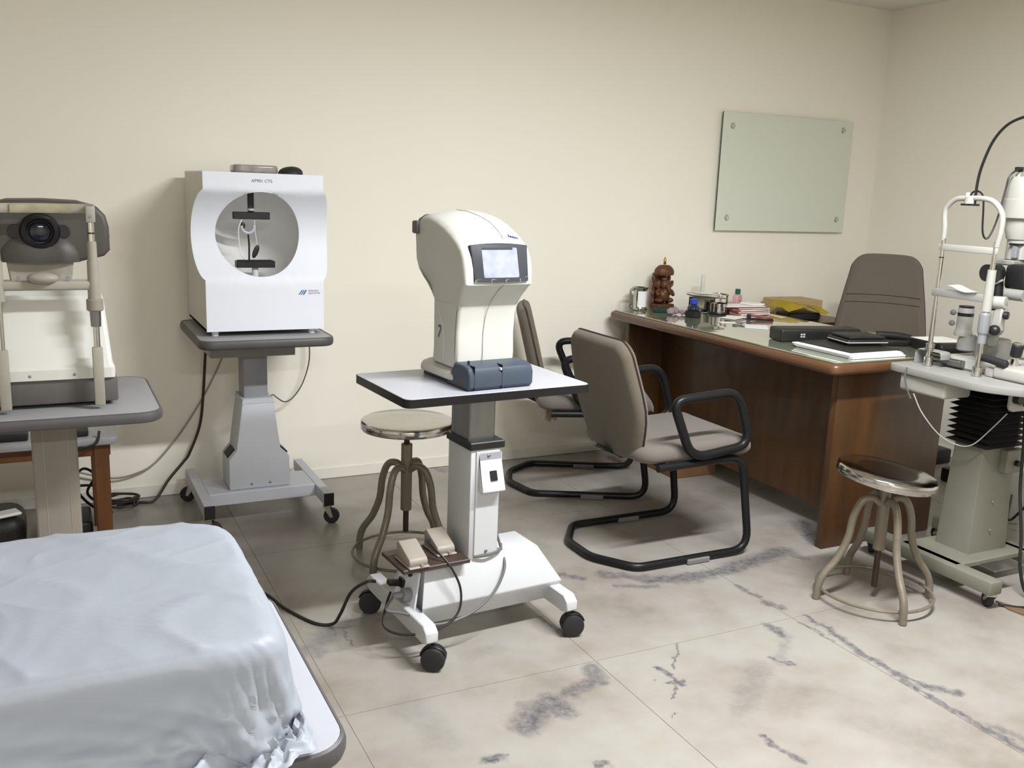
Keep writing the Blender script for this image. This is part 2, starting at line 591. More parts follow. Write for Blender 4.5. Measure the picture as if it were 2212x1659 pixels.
def single(name, bm, m, label, cat, group=None, kind=None, sharp=35):
    xs = [v.co for v in bm.verts]
    c = V(((min(v.x for v in xs)+max(v.x for v in xs))/2, (min(v.y for v in xs)+max(v.y for v in xs))/2, min(v.z for v in xs)))
    xf(bm, Matrix.Translation(-c))
    o = link_mesh(name, bm, m, sharp)
    o.location = c
    RM[o.name] = Matrix.Translation(-c)
    if label: o['label'] = label
    if cat: o['category'] = cat
    if group: o['group'] = group
    if kind: o['kind'] = kind
    return o

def struct(name, bm, m):
    return single(name, bm, m, None, None, kind='structure')

def text_bm(body, size, m, depth=.0004, align='CENTER', shear=0., width=None, bold=0.):
    cu = bpy.data.curves.new('t', 'FONT')
    cu.body = body
    cu.size = size
    cu.extrude = depth
    cu.align_x = align
    cu.align_y = 'CENTER'
    cu.shear = shear
    cu.offset = bold
    cu.resolution_u = 3
    o = bpy.data.objects.new('t', cu)
    COL.objects.link(o)
    dg = bpy.context.evaluated_depsgraph_get()
    me = bpy.data.meshes.new_from_object(o.evaluated_get(dg))
    bpy.data.objects.remove(o)
    bpy.data.curves.remove(cu)
    bm = B()
    bm.from_mesh(me)
    bpy.data.meshes.remove(me)
    if width:
        xs = [v.co.x for v in bm.verts]
        k = width/(max(xs)-min(xs))
        for v in bm.verts: v.co.x *= k
    xf(bm, m)
    return bm

def frame(origin, xdir, updir):
    x = V(xdir).normalized(); u = V(updir); u = (u-x*u.dot(x)).normalized(); z = x.cross(u)
    m = Matrix((x, u, z)).transposed().to_4x4()
    m.translation = V(origin)
    return m

# ================================================================== the room
WY, WX, CZ = 4.205, 4.49, 2.47
LX, FY = -2.0, -2.8
fl = struct('floor', box(B(), LX-.1, WX+.1, FY-.1, WY+.1, -.08, -.0014), 'grout')
TW, TL, GAP = .774, 1.187, .0028
cols = [.641+TW*i for i in range(-4, 6)]
rows = [2.19+TL*j for j in range(-5, 3)]
for i in range(len(cols)-1):
    for j in range(len(rows)-1):
        x0, x1 = max(cols[i], LX), min(cols[i+1], WX)
        y0, y1 = max(rows[j], FY), min(rows[j+1], WY)
        if x1-x0 < .03 or y1-y0 < .03: continue
        bm = box(B(), x0+GAP/2, x1-GAP/2, y0+GAP/2, y1-GAP/2, -.004, 0)
        part('tile', bm, 'marble_tile', fl)
struct('wall_back', box(B(), LX-.1, WX+.1, WY, WY+.1, 0, CZ), 'wall_paint')
struct('wall_right', box(B(), WX, WX+.1, FY-.1, WY, 0, CZ), 'wall_paint')
struct('wall_left', box(B(), LX-.1, LX, FY-.1, WY, 0, CZ), 'wall_paint')
struct('wall_front', box(B(), LX, WX, FY-.1, FY, 0, CZ), 'wall_paint')
struct('ceiling', box(B(), LX-.1, WX+.1, FY-.1, WY+.1, CZ, CZ+.1), 'ceiling_paint')
struct('baseboard_back', box(B(), LX, WX-.006, WY-.006, WY-.0002, .001, .055, .002, 1), 'skirting')
struct('baseboard_right', box(B(), WX-.006, WX-.0002, FY, WY-.006, .001, .055, .002, 1), 'skirting')

# ------------------------------------------------------------------ glass notice board
def notice_board():
    x0, x1, z0, z1 = 3.307, 4.255, 1.20, 1.832
    y = WY-.022
    r = root('glass_board', 'pale green frameless glass board fixed to the cream wall by four studs', 'glass board', ((x0+x1)/2, WY-.015, z0))
    g = part('glass_pane', box(B(), x0, x1, y-.006, y, z0, z1, .0012, 1), 'board_glass', r)
    part('pane_edge', box(B(), x0-.0012, x0+.0002, y-.0062, y+.0002, z0, z1), 'board_edge', g)
    for sx, sz in ((x0+.07, z1-.072), (x1-.077, z1-.05), (x0+.078, z0+.07), (x1-.06, z0+.075)):
        b = lathe(B(), [(.011, 0), (.011, .017), (.015, .018), (.017, .021), (.017, .027), (.014, .031)], (sx, WY-.0005, sz), m=Matrix.Rotation(PI/2, 4, 'X'), n=20)
        part('stud', b, 'chrome', r)
notice_board()

# ------------------------------------------------------------------ casters
def caster(parent, x, y, zt, rw=.036, twin=True, ang=0., local=True, metal=False):
    rot = Matrix.Translation((x, y, 0)) @ Matrix.Rotation(ang, 4, 'Z')
    if metal:
        b = box(B(), -.016, .016, -.018, .018, zt-.012, zt, .002, 1, rot)
        c = part('caster', b, 'chrome', parent, local=local)
        f = B()
        for s in (-1, 1):
            prism(f, [(-.014, zt-.012), (.014, zt-.012), (.026, rw*.9), (.014, rw*.8)], 'y', s*.014-.0012, s*.014+.0012, m=rot)
        part('fork', f, 'chrome', c, local=local)
        w = lathe(B(), [(.012, -.012), (rw-.004, -.012), (rw, -.008), (rw, .008), (rw-.004, .012), (.012, .012)], (0.018, 0, rw), axis='y', n=24)
        xf(w, rot)
        part('wheel', w, 'black_rubber', c, local=local)
        return c
    b = cyl(B(), (x, y, zt-.02), (x, y, zt), .009, n=12)
    c = part('caster', b, 'black_plastic', parent, local=local)
    for s in (-1, 1):
        w = lathe(B(), [(.006, 0), (rw-.012, .0), (rw-.002, .003), (rw, .008), (rw, .02), (rw-.003, .023), (.006, .023)], (0.012, 0, rw), axis='y', n=26)
        xf(w, Matrix.Translation((0, -.0115+s*.0135, 0)))
        xf(w, rot)
        part('wheel', w, 'black_rubber', c, local=local)
    hood = B()
    pts = [(.012+(rw+.003)*math.cos(t), 0, rw+(rw+.003)*math.sin(t)) for t in [R(a) for a in range(20, 171, 15)]]
    tube(hood, pts, .004, n=8, flat=(.003, .012), up=(0, 0, 1))
    xf(hood, rot)
    part('hood', hood, 'black_plastic', c, local=local)
    return c

# ================================================================== field analyser (perimeter) and its table, against the back wall
def perimeter_table():
    r = root('instrument_table', 'grey lift table with tapered pedestal carrying the white perimeter by the wall', 'instrument table', (.75, 3.85, 0))
    top = part('table_top', prism(B(), rrect(.497, .998, 3.545, 4.135, .05), 'z', .757, .788, .003, 2, side_only=True), 'grey_laminate', r)
    e = B()
    tube(e, [(x, y, .7725) for x, y in rrect(.497, .998, 3.545, 4.135, .05)], .016, n=10, closed=True, flat=(.0175, .007), up=(0, 0, 1))
    part('edge_band', e, 'grey_edge', top)
    part('drive_housing', box(B(), .553, .885, 3.72, 4.0, .693, .757, .004, 2), 'slit_table', r)
    part('lift_column', box(B(), .690, .787, 3.79, 3.90, .49, .70, .006, 2), 'grey_paint_dark', r)
    prof = [(.682, .512), (.802, .512), (.830, .297), (.866, .262), (.868, .135), (.622, .135), (.622, .262), (.652, .297)]
    ped = part('pedestal', prism(B(), prof, 'y', 3.765, 3.93, .004, 2), 'grey_paint', r)
    part('cap_plate', prism(B(), [(.681, .513), (.803, .513), (.8065, .492), (.6775, .492)], 'y', 3.7635, 3.9315, .001, 1), 'grey_paint', ped)
    for (a, b) in (((.652, .297), (.622, .262)), ((.830, .297), (.866, .262))):
        d = V((b[0]-a[0], 0, b[1]-a[1])); mid = V(((a[0]+b[0])/2, 3.84, (a[1]+b[1])/2))
        s = -1 if a[0] < .7 else 1
        m = frame(mid, (0, 1, 0), d)
        part('rocker_switch', box(B(), -.04, .04, -.022, .022, -.006, .006, .002, 1, m), 'black_plastic', ped)
    for x in (.71, .785):
        part('screw', ell(B(), (x, 3.764, .155), (.005, .003, .005), 10, 6), 'brushed', ped)
    part('cross_beam', box(B(), .535, .968, 3.74, 3.95, .082, .134, .003, 1), 'grey_paint', r)
    for x in (.497, .968):
        l = part('foot_bar', box(B(), x, x+.038, 3.60, 4.13, .083, .134, .002, 1), 'grey_paint', r)
        part('end_cap', box(B(), x-.001, x+.039, 3.592, 3.601, .082, .135, .001, 1), 'black_plastic', l)
        caster(r, x+.019, 3.625, .083, .032, local=False, metal=True, ang=R(-25))
        caster(r, x+.019, 4.09, .083, .032, local=False, metal=True, ang=R(160))
perimeter_table()

def perimeter():
    x0, x1, yf, yb, z0, z1 = .535, .985, 3.655, 4.125, .808, 1.405
    xc, zc, hr = (x0+x1)/2, 1.172, .165
    rr = .1605
    hx = .748
    r = root('visual_field_perimeter', 'white boxy visual field perimeter with round grey bowl opening', 'perimeter', (xc, 3.89, .788))
    def rec(z):
        q = (z-zc)/hr
        return max(0., 1-q*q)
    def yp(z): return yf+.085*rec(z)
    def wing(z): return .036*math.sqrt(rec(z)) if rec(z) > 0 else 0.
    # front panel: polar grid from the round opening to the outline
    b = B()
    nA, nR = 160, 9
    inner, outer = [], []
    for i in range(nA):
        a = 2*PI*i/nA
        ca, sa = math.cos(a), math.sin(a)
        inner.append((hx+rr*ca, zc+.003+rr*sa))
        # outline hit
        lo, hi = .1, .8
        for _ in range(40):
            mid = (lo+hi)/2
            X, Z = hx+mid*ca, zc+mid*sa
            ins = z0 < Z < z1 and x0-wing(Z) < X < x1+wing(Z)
            lo, hi = (mid, hi) if ins else (lo, mid)
        outer.append((hx+lo*ca, zc+lo*sa))
    for cx_, cz_ in ((x0, z0), (x1, z0), (x0, z1), (x1, z1)):
        k = min(range(nA), key=lambda i: (outer[i][0]-cx_)**2+(outer[i][1]-cz_)**2)
        outer[k] = (cx_, cz_)
    rings = []
    for k in range(nR+1):
        t = k/nR
        rings.append([b.verts.new(V((p[0]*(1-t)+q[0]*t, yp(p[1]*(1-t)+q[1]*t), p[1]*(1-t)+q[1]*t))) for p, q in zip(inner, outer)])
    rings.append([b.verts.new(V((v.co.x, v.co.y+.012, v.co.z))) for v in rings[-1]])
    inb = [b.verts.new(V((v.co.x, v.co.y+.010, v.co.z))) for v in rings[0]]
    rings.insert(0, inb)
    for A_, C_ in zip(rings, rings[1:]):
        for i in range(nA):
            b.faces.new((A_[i], A_[(i+1) % nA], C_[(i+1) % nA], C_[i]))
    bmesh.ops.recalc_face_normals(b, faces=b.faces[:])
    fp = part('front_panel', b, 'cool_white', r, sharp=50)
    # carcass: profile of the side, extruded; bowl sits inside
    zs = [z0+(z1-z0)*i/40 for i in range(41)]
    prof = [(yp(z)+.012, z) for z in zs]
    for xa, xb in ((x0, x0+.006), (x1-.006, x1)):
        part('side_panel', prism(B(), prof+[(yb, z1), (yb, z0)], 'x', xa, xb), 'side_cream', r)
    part('top_panel', box(B(), x0-.0005, x1+.0005, yf+.012, yb, z1-.008, z1, .002, 1), 'cool_white', r)
    part('bottom_panel', box(B(), x0, x1, yf+.012, yb, z0, z0+.008), 'side_cream', r)
    part('back_panel', box(B(), x0, x1, yb, yb+.006, z0, z1), 'side_cream', r)
    bowl = B()
    pr = [(.172, -.07)]+[(.172, .0)]+[(.172*math.cos(R(a)), .21*math.sin(R(a))) for a in range(6, 90, 6)]+[(0, .21)]
    t = B()
    n = 48
    rg = []
    for q, h in pr:
        if q < 1e-6: rg.append([t.verts.new(V((hx, 3.82+h, zc)))])
        else: rg.append([t.verts.new(V((hx+q*math.cos(2*PI*i/n), 3.82+h, zc+q*math.sin(2*PI*i/n)))) for i in range(n)])
    for A_, C_ in zip(rg, rg[1:]):
        for i in range(n):
            j = (i+1) % n
            if len(C_) == 1: t.faces.new((A_[i], A_[j], C_[0]))
            else: t.faces.new((A_[i], A_[j], C_[j], C_[i]))
    app(bowl, t)
    # trim: keep the cylinder behind the concave panel
    for v in bowl.verts:
        v.co.y = max(v.co.y, yp(v.co.z)+.006)
    part('bowl', bowl, 'bowl_grey', r, label='grey hemispherical bowl')
    Y = 3.77
    h = part('head_rest', box(B(), .660, .801, Y-.008, Y+.010, 1.229, 1.257, .002, 1), 'black_plastic', r)
    part('hanger', box(B(), .718, .741, Y-.004, Y+.010, 1.257, 1.345, .002, 1), 'black_plastic', h)
    part('collar', cyl(B(), (.7295, Y+.003, 1.262), (.7295, Y+.003, 1.270), .0135, n=16), 'white_enamel', h)
    c = part('chin_rest', box(B(), .667, .814, Y-.03, Y+.02, 1.043, 1.069, .002, 1), 'black_plastic', r)
    box_ = box(B(), .675, .806, Y-.0305, Y+.012, 1.0685, 1.0715, .001, 1)
    part('pad', box_, 'black_rubber', c)
    part('chin_post', cyl(B(), (.741, Y, .96), (.741, Y, 1.044), .0125, n=16), 'cool_white', c)
    hk = [(.716+.024*math.cos(t), Y-.005, 1.200+.024*math.sin(t)) for t in [R(a) for a in range(170, 381, 14)]]
    hook = part('lens_holder', tube(B(), hk, .006, n=8), 'grey_paint', r)
    part('stem', tube(B(), [(.716, Y-.005, 1.176), (.719, Y-.005, 1.13), (.718, Y-.005, 1.07)], .0035, n=8), 'black_plastic', hook)
    part('occluder', ell(B(), (.697, Y-.006, 1.205), (.009, .003, .013), 14, 8), 'black_plastic', hook)
    leaf = ell(B(), (0, 0, 0), (.011, .003, .028), 14, 10)
    xf(leaf, Matrix.Translation((.743, Y-.01, 1.105)) @ Matrix.Rotation(R(22), 4, 'Y'))
    part('occluder', leaf, 'black_plastic', hook)
    part('strap', tube(B(), smooth([(.695, Y, 1.23), (.680, Y-.004, 1.19), (.683, Y-.004, 1.12), (.69, Y-.004, 1.09), (.71, Y, 1.07)]), .002, n=6), 'paper', hook)
    part('strap', tube(B(), smooth([(.742, Y, 1.23), (.744, Y-.004, 1.18), (.75, Y-.004, 1.13)]), .0012, n=6), 'paper', hook)
    for fx in (.57, .944):
        for fy in (3.69, 4.09):
            part('foot', cyl(B(), (fx, fy, .7882), (fx, fy, z0), .013, n=14), 'cool_white', r)
    part('model_lettering', text_bm('AP901 CTS', .016, frame((.750, yf-.0006, 1.376), (1, 0, 0), (0, 0, 1)), width=.078), 'print_grey', fp)
    lg = B()
    for k, dx in enumerate((0, .008, .016)):
        w = .0035 if k < 2 else .006
        prism(lg, [(.884+dx, .945), (.884+dx+w, .945), (.900+dx+w*.3, .963), (.897+dx, .963)], 'y', yf-.0012, yf-.0002)
    part('logo_mark', lg, 'print_blue', fp)
    for k, s in enumerate(('APPASAMY', 'ASSOCIATES')):
        part('logo_lettering', text_bm(s, .010, frame((.922, yf-.0006, .9595-.0095*k), (1, 0, 0), (0, 0, 1)), align='LEFT', width=(.043, .047)[k]), 'print_dim', fp)
perimeter()

# things on top of the perimeter
bm = pillow(B(), rrect(.664, .835, 3.74, 3.86, .03), 'z', 1.4205, .0155, .009)
o = single('packet', bm, 'plastic_pack', 'flat plastic-wrapped packet lying on the white perimeter', 'packet')
b = ell(B(), (.880, 3.75, 1.405), (.048, .05, .03), 20, 12)
for v in b.verts:
    if v.co.z < 1.4055: v.co.z = 1.4055
    v.co.z += max(0, (v.co.x-.87))*.10 if v.co.z > 1.41 else 0
mouse = single('response_button', b, 'black_rubber', 'black rounded hand control resting on the white perimeter', 'hand control')
part('cable', tube(B(), smooth([(.842, 3.73, 1.41), (.836, 3.72, 1.409), (.826, 3.722, 1.409)]), .002, n=6), 'cable_black', mouse)

# ================================================================== tonometer table (foreground centre)
TA = R(4)
def tono_table():
    r = root('motorised_table', 'white motorised table with black-edged white top and two foot pedals', 'instrument table', (1.165, 2.565, 0), TA)
    # top (in own axes)
    cx, cy = .015, .055
    poly = rrect(cx-.312, cx+.312, cy-.20, cy+.20, .022, 3)
    top = part('table_top', prism(B(), poly, 'z', .7705, .7955, .001, 1), 'white_laminate', r, local=True)
    e = B()
    outer = rrect(cx-.3135, cx+.3135, cy-.2015, cy+.2015, .0235, 3)
    t = B()
    lo = [t.verts.new((x, y, .7695)) for x, y in outer]; hi = [t.verts.new((x, y, .7948)) for x, y in outer]
    n = len(lo)
    for i in range(n): t.faces.new((lo[i], lo[(i+1) % n], hi[(i+1) % n], hi[i]))
    t.faces.new(lo[::-1])
    app(e, t)
    part('edge_band', e, 'black_edge', top, local=True)
    part('lift_column', box(B(), -.058, .030, -.075, .05, .60, .77, .004, 1), 'brushed', r, local=True)
    part('column_cap', box(B(), -.068, .052, -.102, .062, .610, .634, .003, 1), 'black_plastic', r, local=True)
    col = part('column', box(B(), -.062, .040, -.096, .056, .26, .610, .004, 2), 'white_enamel', r, local=True)
    b = B(); box(b, -.045, .034, -.1005, -.0955, .275, .605, .001, 1)
    part('cover_plate', b, 'white_enamel', col, local=True)
    # angled switch bracket
    yb_ = -.101
    br = B()
    prism(br, [(yb_, .600), (yb_, .575), (yb_-.030, .485), (yb_-.027, .481), (yb_-.002, .481), (yb_, .5)], 'x', -.036, .042, .0015, 1)
    brk = part('switch_bracket', br, 'white_gloss', r, local=True)
    m = frame((.006, yb_-.0165, .530), (1, 0, 0), (0, .030, .090))
    part('rocker_switch', box(B(), -.0115, .0115, -.0155, .0155, -.002, .003, .001, 1, m), 'black_plastic', brk, local=True)
    for z in (.590, .285):
        part('screw', ell(B(), (-.004, -.102, z), (.0052, .003, .0052), 10, 6), 'brushed', col, local=True)
    # base box: chamfered section along x, ends sloping
    sec = [(-.082, .083), (-.112, .150), (-.072, .268), (.072, .268), (.112, .150), (.082, .083)]
    xs = {.083: .245, .150: .268, .268: .192}
    t = B()
    L_, R_ = [], []
    for y, z in sec:
        L_.append(t.verts.new((-{.083: .215, .150: .232, .268: .205}[z], y-.02, z)))
        R_.append(t.verts.new((xs[z]-.002, y-.02, z)))
    n = len(sec)
    for i in range(n): t.faces.new((L_[i], L_[(i+1) % n], R_[(i+1) % n], R_[i]))
    t.faces.new(L_[::-1]); t.faces.new(R_)
    bmesh.ops.recalc_face_normals(t, faces=t.faces[:])
    bmesh.ops.bevel(t, geom=t.edges[:], offset=.004, segments=2, profile=.5, affect='EDGES')
    base = part('base_box', t, 'white_enamel', r, local=True)
    # socket plate on the left end
    pl = frame((-.227, -.02, .175), (0, -1, 0), (.10, 0, .5))
    end = part('socket_plate', prism(B(), [(-.078, -.06), (.078, -.06), (.062, .07), (-.062, .07)], 'z', 0, .006, .001, 1, pl), 'cool_white', base, local=True)
    part('rocker_switch', box(B(), -.056, -.030, .032, .066, .005, .012, .002, 1, pl), 'switch_green', end, label='green rocker switch', local=True)
    part('fuse_cap', cyl(B(), pl @ V((.012, .048, .005)), pl @ V((.012, .048, .012)), .010, n=16), 'black_plastic', end, local=True)
    part('inlet', box(B(), -.05, -.014, -.012, .016, .004, .014, .002, 1, pl), 'black_plastic', end, local=True)
    part('plug', box(B(), -.046, -.018, -.006, .010, .014, .055, .004, 2, pl), 'black_plastic', end, local=True)
    g = B()
    cyl(g, pl @ V((.030, -.012, .006)), pl @ V((.030, -.012, .032)), .021, n=20, bev=.003)
    cyl(g, pl @ V((.030, -.012, .03)), pl @ V((.030, -.016, .062)), .011, .009, n=16)
    part('round_plug', g, 'knob_grey', end, local=True)
    for q in (-.05, .055):
        part('screw', ell(B(), pl @ V((q, -.05, .006)), (.003, .005, .005), 8, 6), 'brushed', end, local=True)
    # foot bars
    for sx in (-1, 1):
        x = sx*.243
        poly = [(-.228, .088), (-.228, .118), (-.205, .136), (.205, .136), (.228, .118), (.228, .088), (.20, .078), (-.20, .078)]
        part('foot_bar', prism(B(), poly, 'x', x-.02, x+.02, .003, 1), 'white_enamel', r, local=True)
        for sy in (-1, 1):
            caster(r, x, sy*.212, .09, .036, ang=R((-35, 150, -20, 40)[(sx+1)+(sy+1)//2]))
    # pedal board
    pb = Matrix.Translation((-.208, -.050, .285))
    bd = part('pedal_board', box(B(), -.085, .135, -.082, .085, -.016, -.003, .002, 1, pb), 'pedal_board', r, local=True)
    for px, py in ((-.035, -.025), (.082, .03)):
        prof = [(-.052, 0), (.045, 0), (.045, .052), (.03, .060), (-.05, .028), (-.056, .018)]
        pm = pb @ Matrix.Translation((px, py, -.003))
        pd = part('foot_pedal', prism(B(), prof, 'x', -.030, .030, .005, 2, pm), 'pedal', r, local=True)
        part('pedal_base', box(B(), -.033, .033, -.062, .05, 0, .006, .002, 1, pm), 'pedal', pd, local=True)
        part('nub', cyl(B(), pm @ V((0.008, -.056, .008)), pm @ V((0.008, -.066, .008)), .005, n=8), 'pedal', pd, local=True)
    # own leads
    sp = pl @ V((.030, -.017, .060))
    g = smooth([sp, sp+V((-.03, -.02, -.03)), (-.27, -.10, .13), (-.20, -.155, .105), (-.09, -.165, .12), (.0, -.15, .165), (.055, -.12, .225), (.066, -.075, .27), (.054, -.055, .33), (.0415, -.05, .37)])
    part('lead', tube(B(), g, .0042, n=8), 'cable_grey', r, local=True)
    g = smooth([(-.045, -.1, .272), (-.0, -.108, .274), (.048, -.098, .278), (.062, -.08, .29)])
    part('lead', tube(B(), g, .0042, n=8), 'cable_grey', r, local=True)
    k = smooth([(-.150, -.01, .305), (-.172, -.03, .322), (-.175, -.08, .318), (-.145, -.135, .275), (-.115, -.152, .20), (-.13, -.165, .13), (-.2, -.17, .095), (-.29, -.14, .085), (-.335, -.09, .10), (-.31, -.05, .15), sp+V((.004, .03, .0))])
    part('lead', tube(B(), k, .0038, n=8), 'cable_black', r, local=True)
    return pl
PL = tono_table()

bm = tube(B(), smooth([(.855, 2.585, .185), (.825, 2.59, .185), (.79, 2.63, .14), (.765, 2.66, .06), (.75, 2.70, .010), (.70, 2.74, .0055), (.64, 2.88, .0055), (.60, 3.02, .0055), (.50, 3.12, .0055), (.40, 3.2, .0055)], 10), .0052, n=8)
single('power_cable', bm, 'cable_black', 'black power cable trailing across the marble from the white motorised table', 'cable')

# ------------------------------------------------------------------ tonometer
def tonometer():
    r = root('tonometer', 'white and slate non-contact tonometer with small lit screen', 'tonometer', (1.185, 2.63, .7955), R(6))
    # own axes: x across, y back, z up above table
    F = -.155            # front plane
    def P(u, z): return (F+u, z-.7955)
    prof = [P(0, 1.105), P(.004, 1.150), P(.013, 1.182), P(.028, 1.207), P(.048, 1.224), P(.085, 1.246), P(.13, 1.266), P(.185, 1.284), P(.237, 1.293), P(.285, 1.288), P(.312, 1.270), P(.323, 1.238),
            P(.323, 1.185), P(.318, 1.155), P(.300, 1.125), P(.270, 1.10), P(.240, 1.075), P(.226, 1.045), P(.20, 1.03), P(.085, 1.03), P(.058, 1.035), P(.040, 1.06), P(.012, 1.095)]
    prof = prof[::-1]
    CX = -.010
    def hw(w):
        z = w+.7955
        t = max(0, min(1, (z-1.035)/.085))
        return .1035+.015*(t*t*(3-2*t))
    hb = pillow(B(), prof, 'x', CX, hw, .014, mid=14)
    for v in hb.verts:
        z = v.co.z+.7955
        q = min(1, abs(v.co.x-CX)/.112)
        t = max(0, min(1, (z-1.19)/.04))
        v.co.z += .030*t*(1-q**2.4)*(1-.6*max(0, min(1, (v.co.y-F-.12)/.2)))
    body = part('head_housing', hb, 'cream_plastic', r, local=True, sharp=40)
    np_ = [P(.225, 1.075), P(.224, 1.00), P(.222, .94), P(.222, .89), P(.228, .845), P(.07, .845), P(.066, .89), P(.070, .95), P(.064, 1.01), P(.055, 1.045), P(.08, 1.075)]
    neck = part('neck_housing', pillow(B(), np_, 'x', CX, .102, .012), 'cream_plastic', r, local=True, sharp=40)
    # neck-side recess panels with print
    for s in (-1, 1):
        pts = [(CX+s*.1022, F+u, z-.7955) for u, z in ((.219, 1.055), (.190, 1.02), (.162, .97), (.148, .92), (.150, .862))]
        part('side_rib', tube(B(), smooth(pts, 6), .0026, n=8), 'cream_plastic', neck, local=True)
    # seam lines
    seam = B()
    pts = [P(-.0008, 1.105), P(.0115-.0008, 1.095), P(.040-.0008, 1.06), P(.062-.0008, 1.01), P(.070-.0008, .95), P(.066-.0008, .89), P(.069, .85)]
    xs = [.0, -.012, -.022, -.03, -.034, -.036, -.036]
    tube(seam, smooth([(x+.012, y-.0012, z) for x, (y, z) in zip(xs, pts)], 5), .0010, n=5)
    part('seam', seam, 'print_dim', body, local=True)
    seam = B()
    def crown(u, z, x):
        q = min(1, abs(x-CX)/.112)
        t = max(0, min(1, (z-1.19)/.04))
        return (x, F+u, z-.7955+.030*t*(1-q**2.4)*(1-.6*max(0, min(1, (u-.12)/.2)))+.0006)
    pts = [crown(u, z, x) for u, z, x in ((.037, 1.2155, .018), (.048, 1.224, .016), (.085, 1.246, .008), (.13, 1.266, -.004), (.185, 1.284, -.018), (.237, 1.293, -.03))]
    tube(seam, smooth(pts, 5), .0009, n=5)
    part('seam', seam, 'print_dim', body, local=True)
    hd = pillow(B(), [(F+.28, 1.16-.7955), (F+.33, 1.165-.7955), (F+.337, 1.24-.7955), (F+.318, 1.282-.7955), (F+.28, 1.296-.7955)], 'x', CX, .112, .010)
    part('patient_head', hd, 'grey_plastic', r, local=True)
    part('side_knob', box(B(), CX-.128, CX-.108, F+.292, F+.328, 1.235-.7955, 1.275-.7955, .006, 3), 'grey_plastic', r, local=True)
    # bezel and screen on the tilted front
    mid = V((CX+.004, F+.012-.0025, 1.166-.7955))
    up = V((0, .026-.0, .100))
    m = frame(mid, (1, 0, 0), up)
    bz = []
    for k in range(11):
        t = -1+2*k/10; bz.append((t*.098, .054+.006*(1-t*t)))
    for k in range(11):
        t = 1-2*k/10; bz.append((t*.091, -.053-.002*(1-t*t)))
    t = B()
    prism(t, bz, 'z', -.012, .0035, .0015, 2, m)
    bezel = part('bezel', t, 'dark_bezel', r, local=True)
    t = prism(B(), rrect(-.060, .060, -.042, .046, .004, 2), 'z', .003, .0041, 0, 1, m)
    part('screen', t, 'screen_lit', bezel, local=True)
    t = prism(B(), rrect(-.060, .045, .0395, .0460, .001, 1), 'z', .0042, .0046, 0, 1, m)
    part('screen_bar', t, 'screen_dark', bezel, local=True)
    # loose protective film, lifting at the lower edge
    f = B()
    nx, ny = 40, 22
    g = [[None]*(ny+1) for _ in range(nx+1)]
    for i in range(nx+1):
        for j in range(ny+1):
            u, w = i/nx, j/ny
            x = -.094+.188*u; y = -.057+.112*w
            lift = (max(0, u-.35)*max(0, .55-w))*.022
            z = .0055+lift*(.6+.9*noise.noise(V((u*7, w*6, 3)))) + .0010*abs(noise.noise(V((u*9, w*9, 1))))
            if w < .1: z += .004*(.1-w)/.1*(1+math.sin(u*23))*.6
            g[i][j] = f.verts.new(m @ V((x, y, z)))
    for i in range(nx):
        for j in range(ny):
            f.faces.new((g[i][j], g[i+1][j], g[i+1][j+1], g[i][j+1]))
    part('screen_film', f, 'clear_film', bezel, local=True, label='wrinkled clear film over the screen')
    # lettering
    mm = frame((CX+.062, F+.0365, 1.2415-.7955), (1, 0, -.2), (0, .020, .024))
    part('logo_lettering', text_bm('Reichert', .0118, mm, width=.036, depth=.0012), 'print_navy', body, local=True)
    part('logo_arc', tube(B(), [mm @ V((.016*math.cos(R(a))+.001, .0015+.008*math.sin(R(a)), .0004)) for a in range(35, 146, 10)], .0006, n=5), 'print_navy', body, local=True)
    ms = frame((CX-.1024, F+.178, .945-.7955), (0, -1, 0), (0, 0, 1))
    part('model_number', text_bm('7', .054, ms, shear=.12, bold=.0014), 'print_grey', neck, local=True)
    # foot flare and slate base
    ft = B()
    poly = rrect(-.126, .112, F+.03, F+.33, .075, 8)
    t = B()
    ringsd = [(0, .018), (0, .030), (-.006, .040), (-.022, .047), (-.05, .051)]
    prev = None
    for d, z in ringsd:
        pl = inset_poly(poly, -d) if d else poly
        row = [t.verts.new((x, y, z)) for x, y in pl]
        if prev:
            for i in range(len(row)): t.faces.new((prev[i], prev[(i+1) % len(row)], row[(i+1) % len(row)], row[i]))
        else: first = row
        prev = row
    t.faces.new(prev); t.faces.new(first[::-1])
    bmesh.ops.recalc_face_normals(t, faces=t.faces[:])
    part('foot_flare', t, 'cream_plastic', r, local=True)
    sb = part('slate_base', prism(B(), rrect(-.108, .096, F+.02, F+.31, .03), 'z', 0.0, .024, .003, 2, side_only=True), 'slate_plastic', r, local=True)
    pr = [(F+.12, .001), (F-.012, .001), (F-.022, .012), (F-.022, .048), (F-.012, .066), (F+.01, .074), (F+.07, .074)]
    fb = part('front_block', pillow(B(), pr[::-1], 'x', -.006, .113, .008), 'slate_plastic', r, local=True)
    part('seam', box(B(), -.0055, -.0045, F-.0225, F+.01, .003, .0745), 'dark_bezel', fb, local=True)
    part('seam', box(B(), -.1000, -.0990, F-.0225, F+.01, .003, .0745), 'dark_bezel', fb, local=True)
    part('key', box(B(), -.011, -.0058, F-.0224, F-.012, .058, .0655, .001, 1), 'cool_white', fb, local=True)
    part('pin', cyl(B(), (-.100, F+.015, .07), (-.100, F+.015, .086), .0035, n=10), 'black_plastic', fb, local=True)
tonometer()

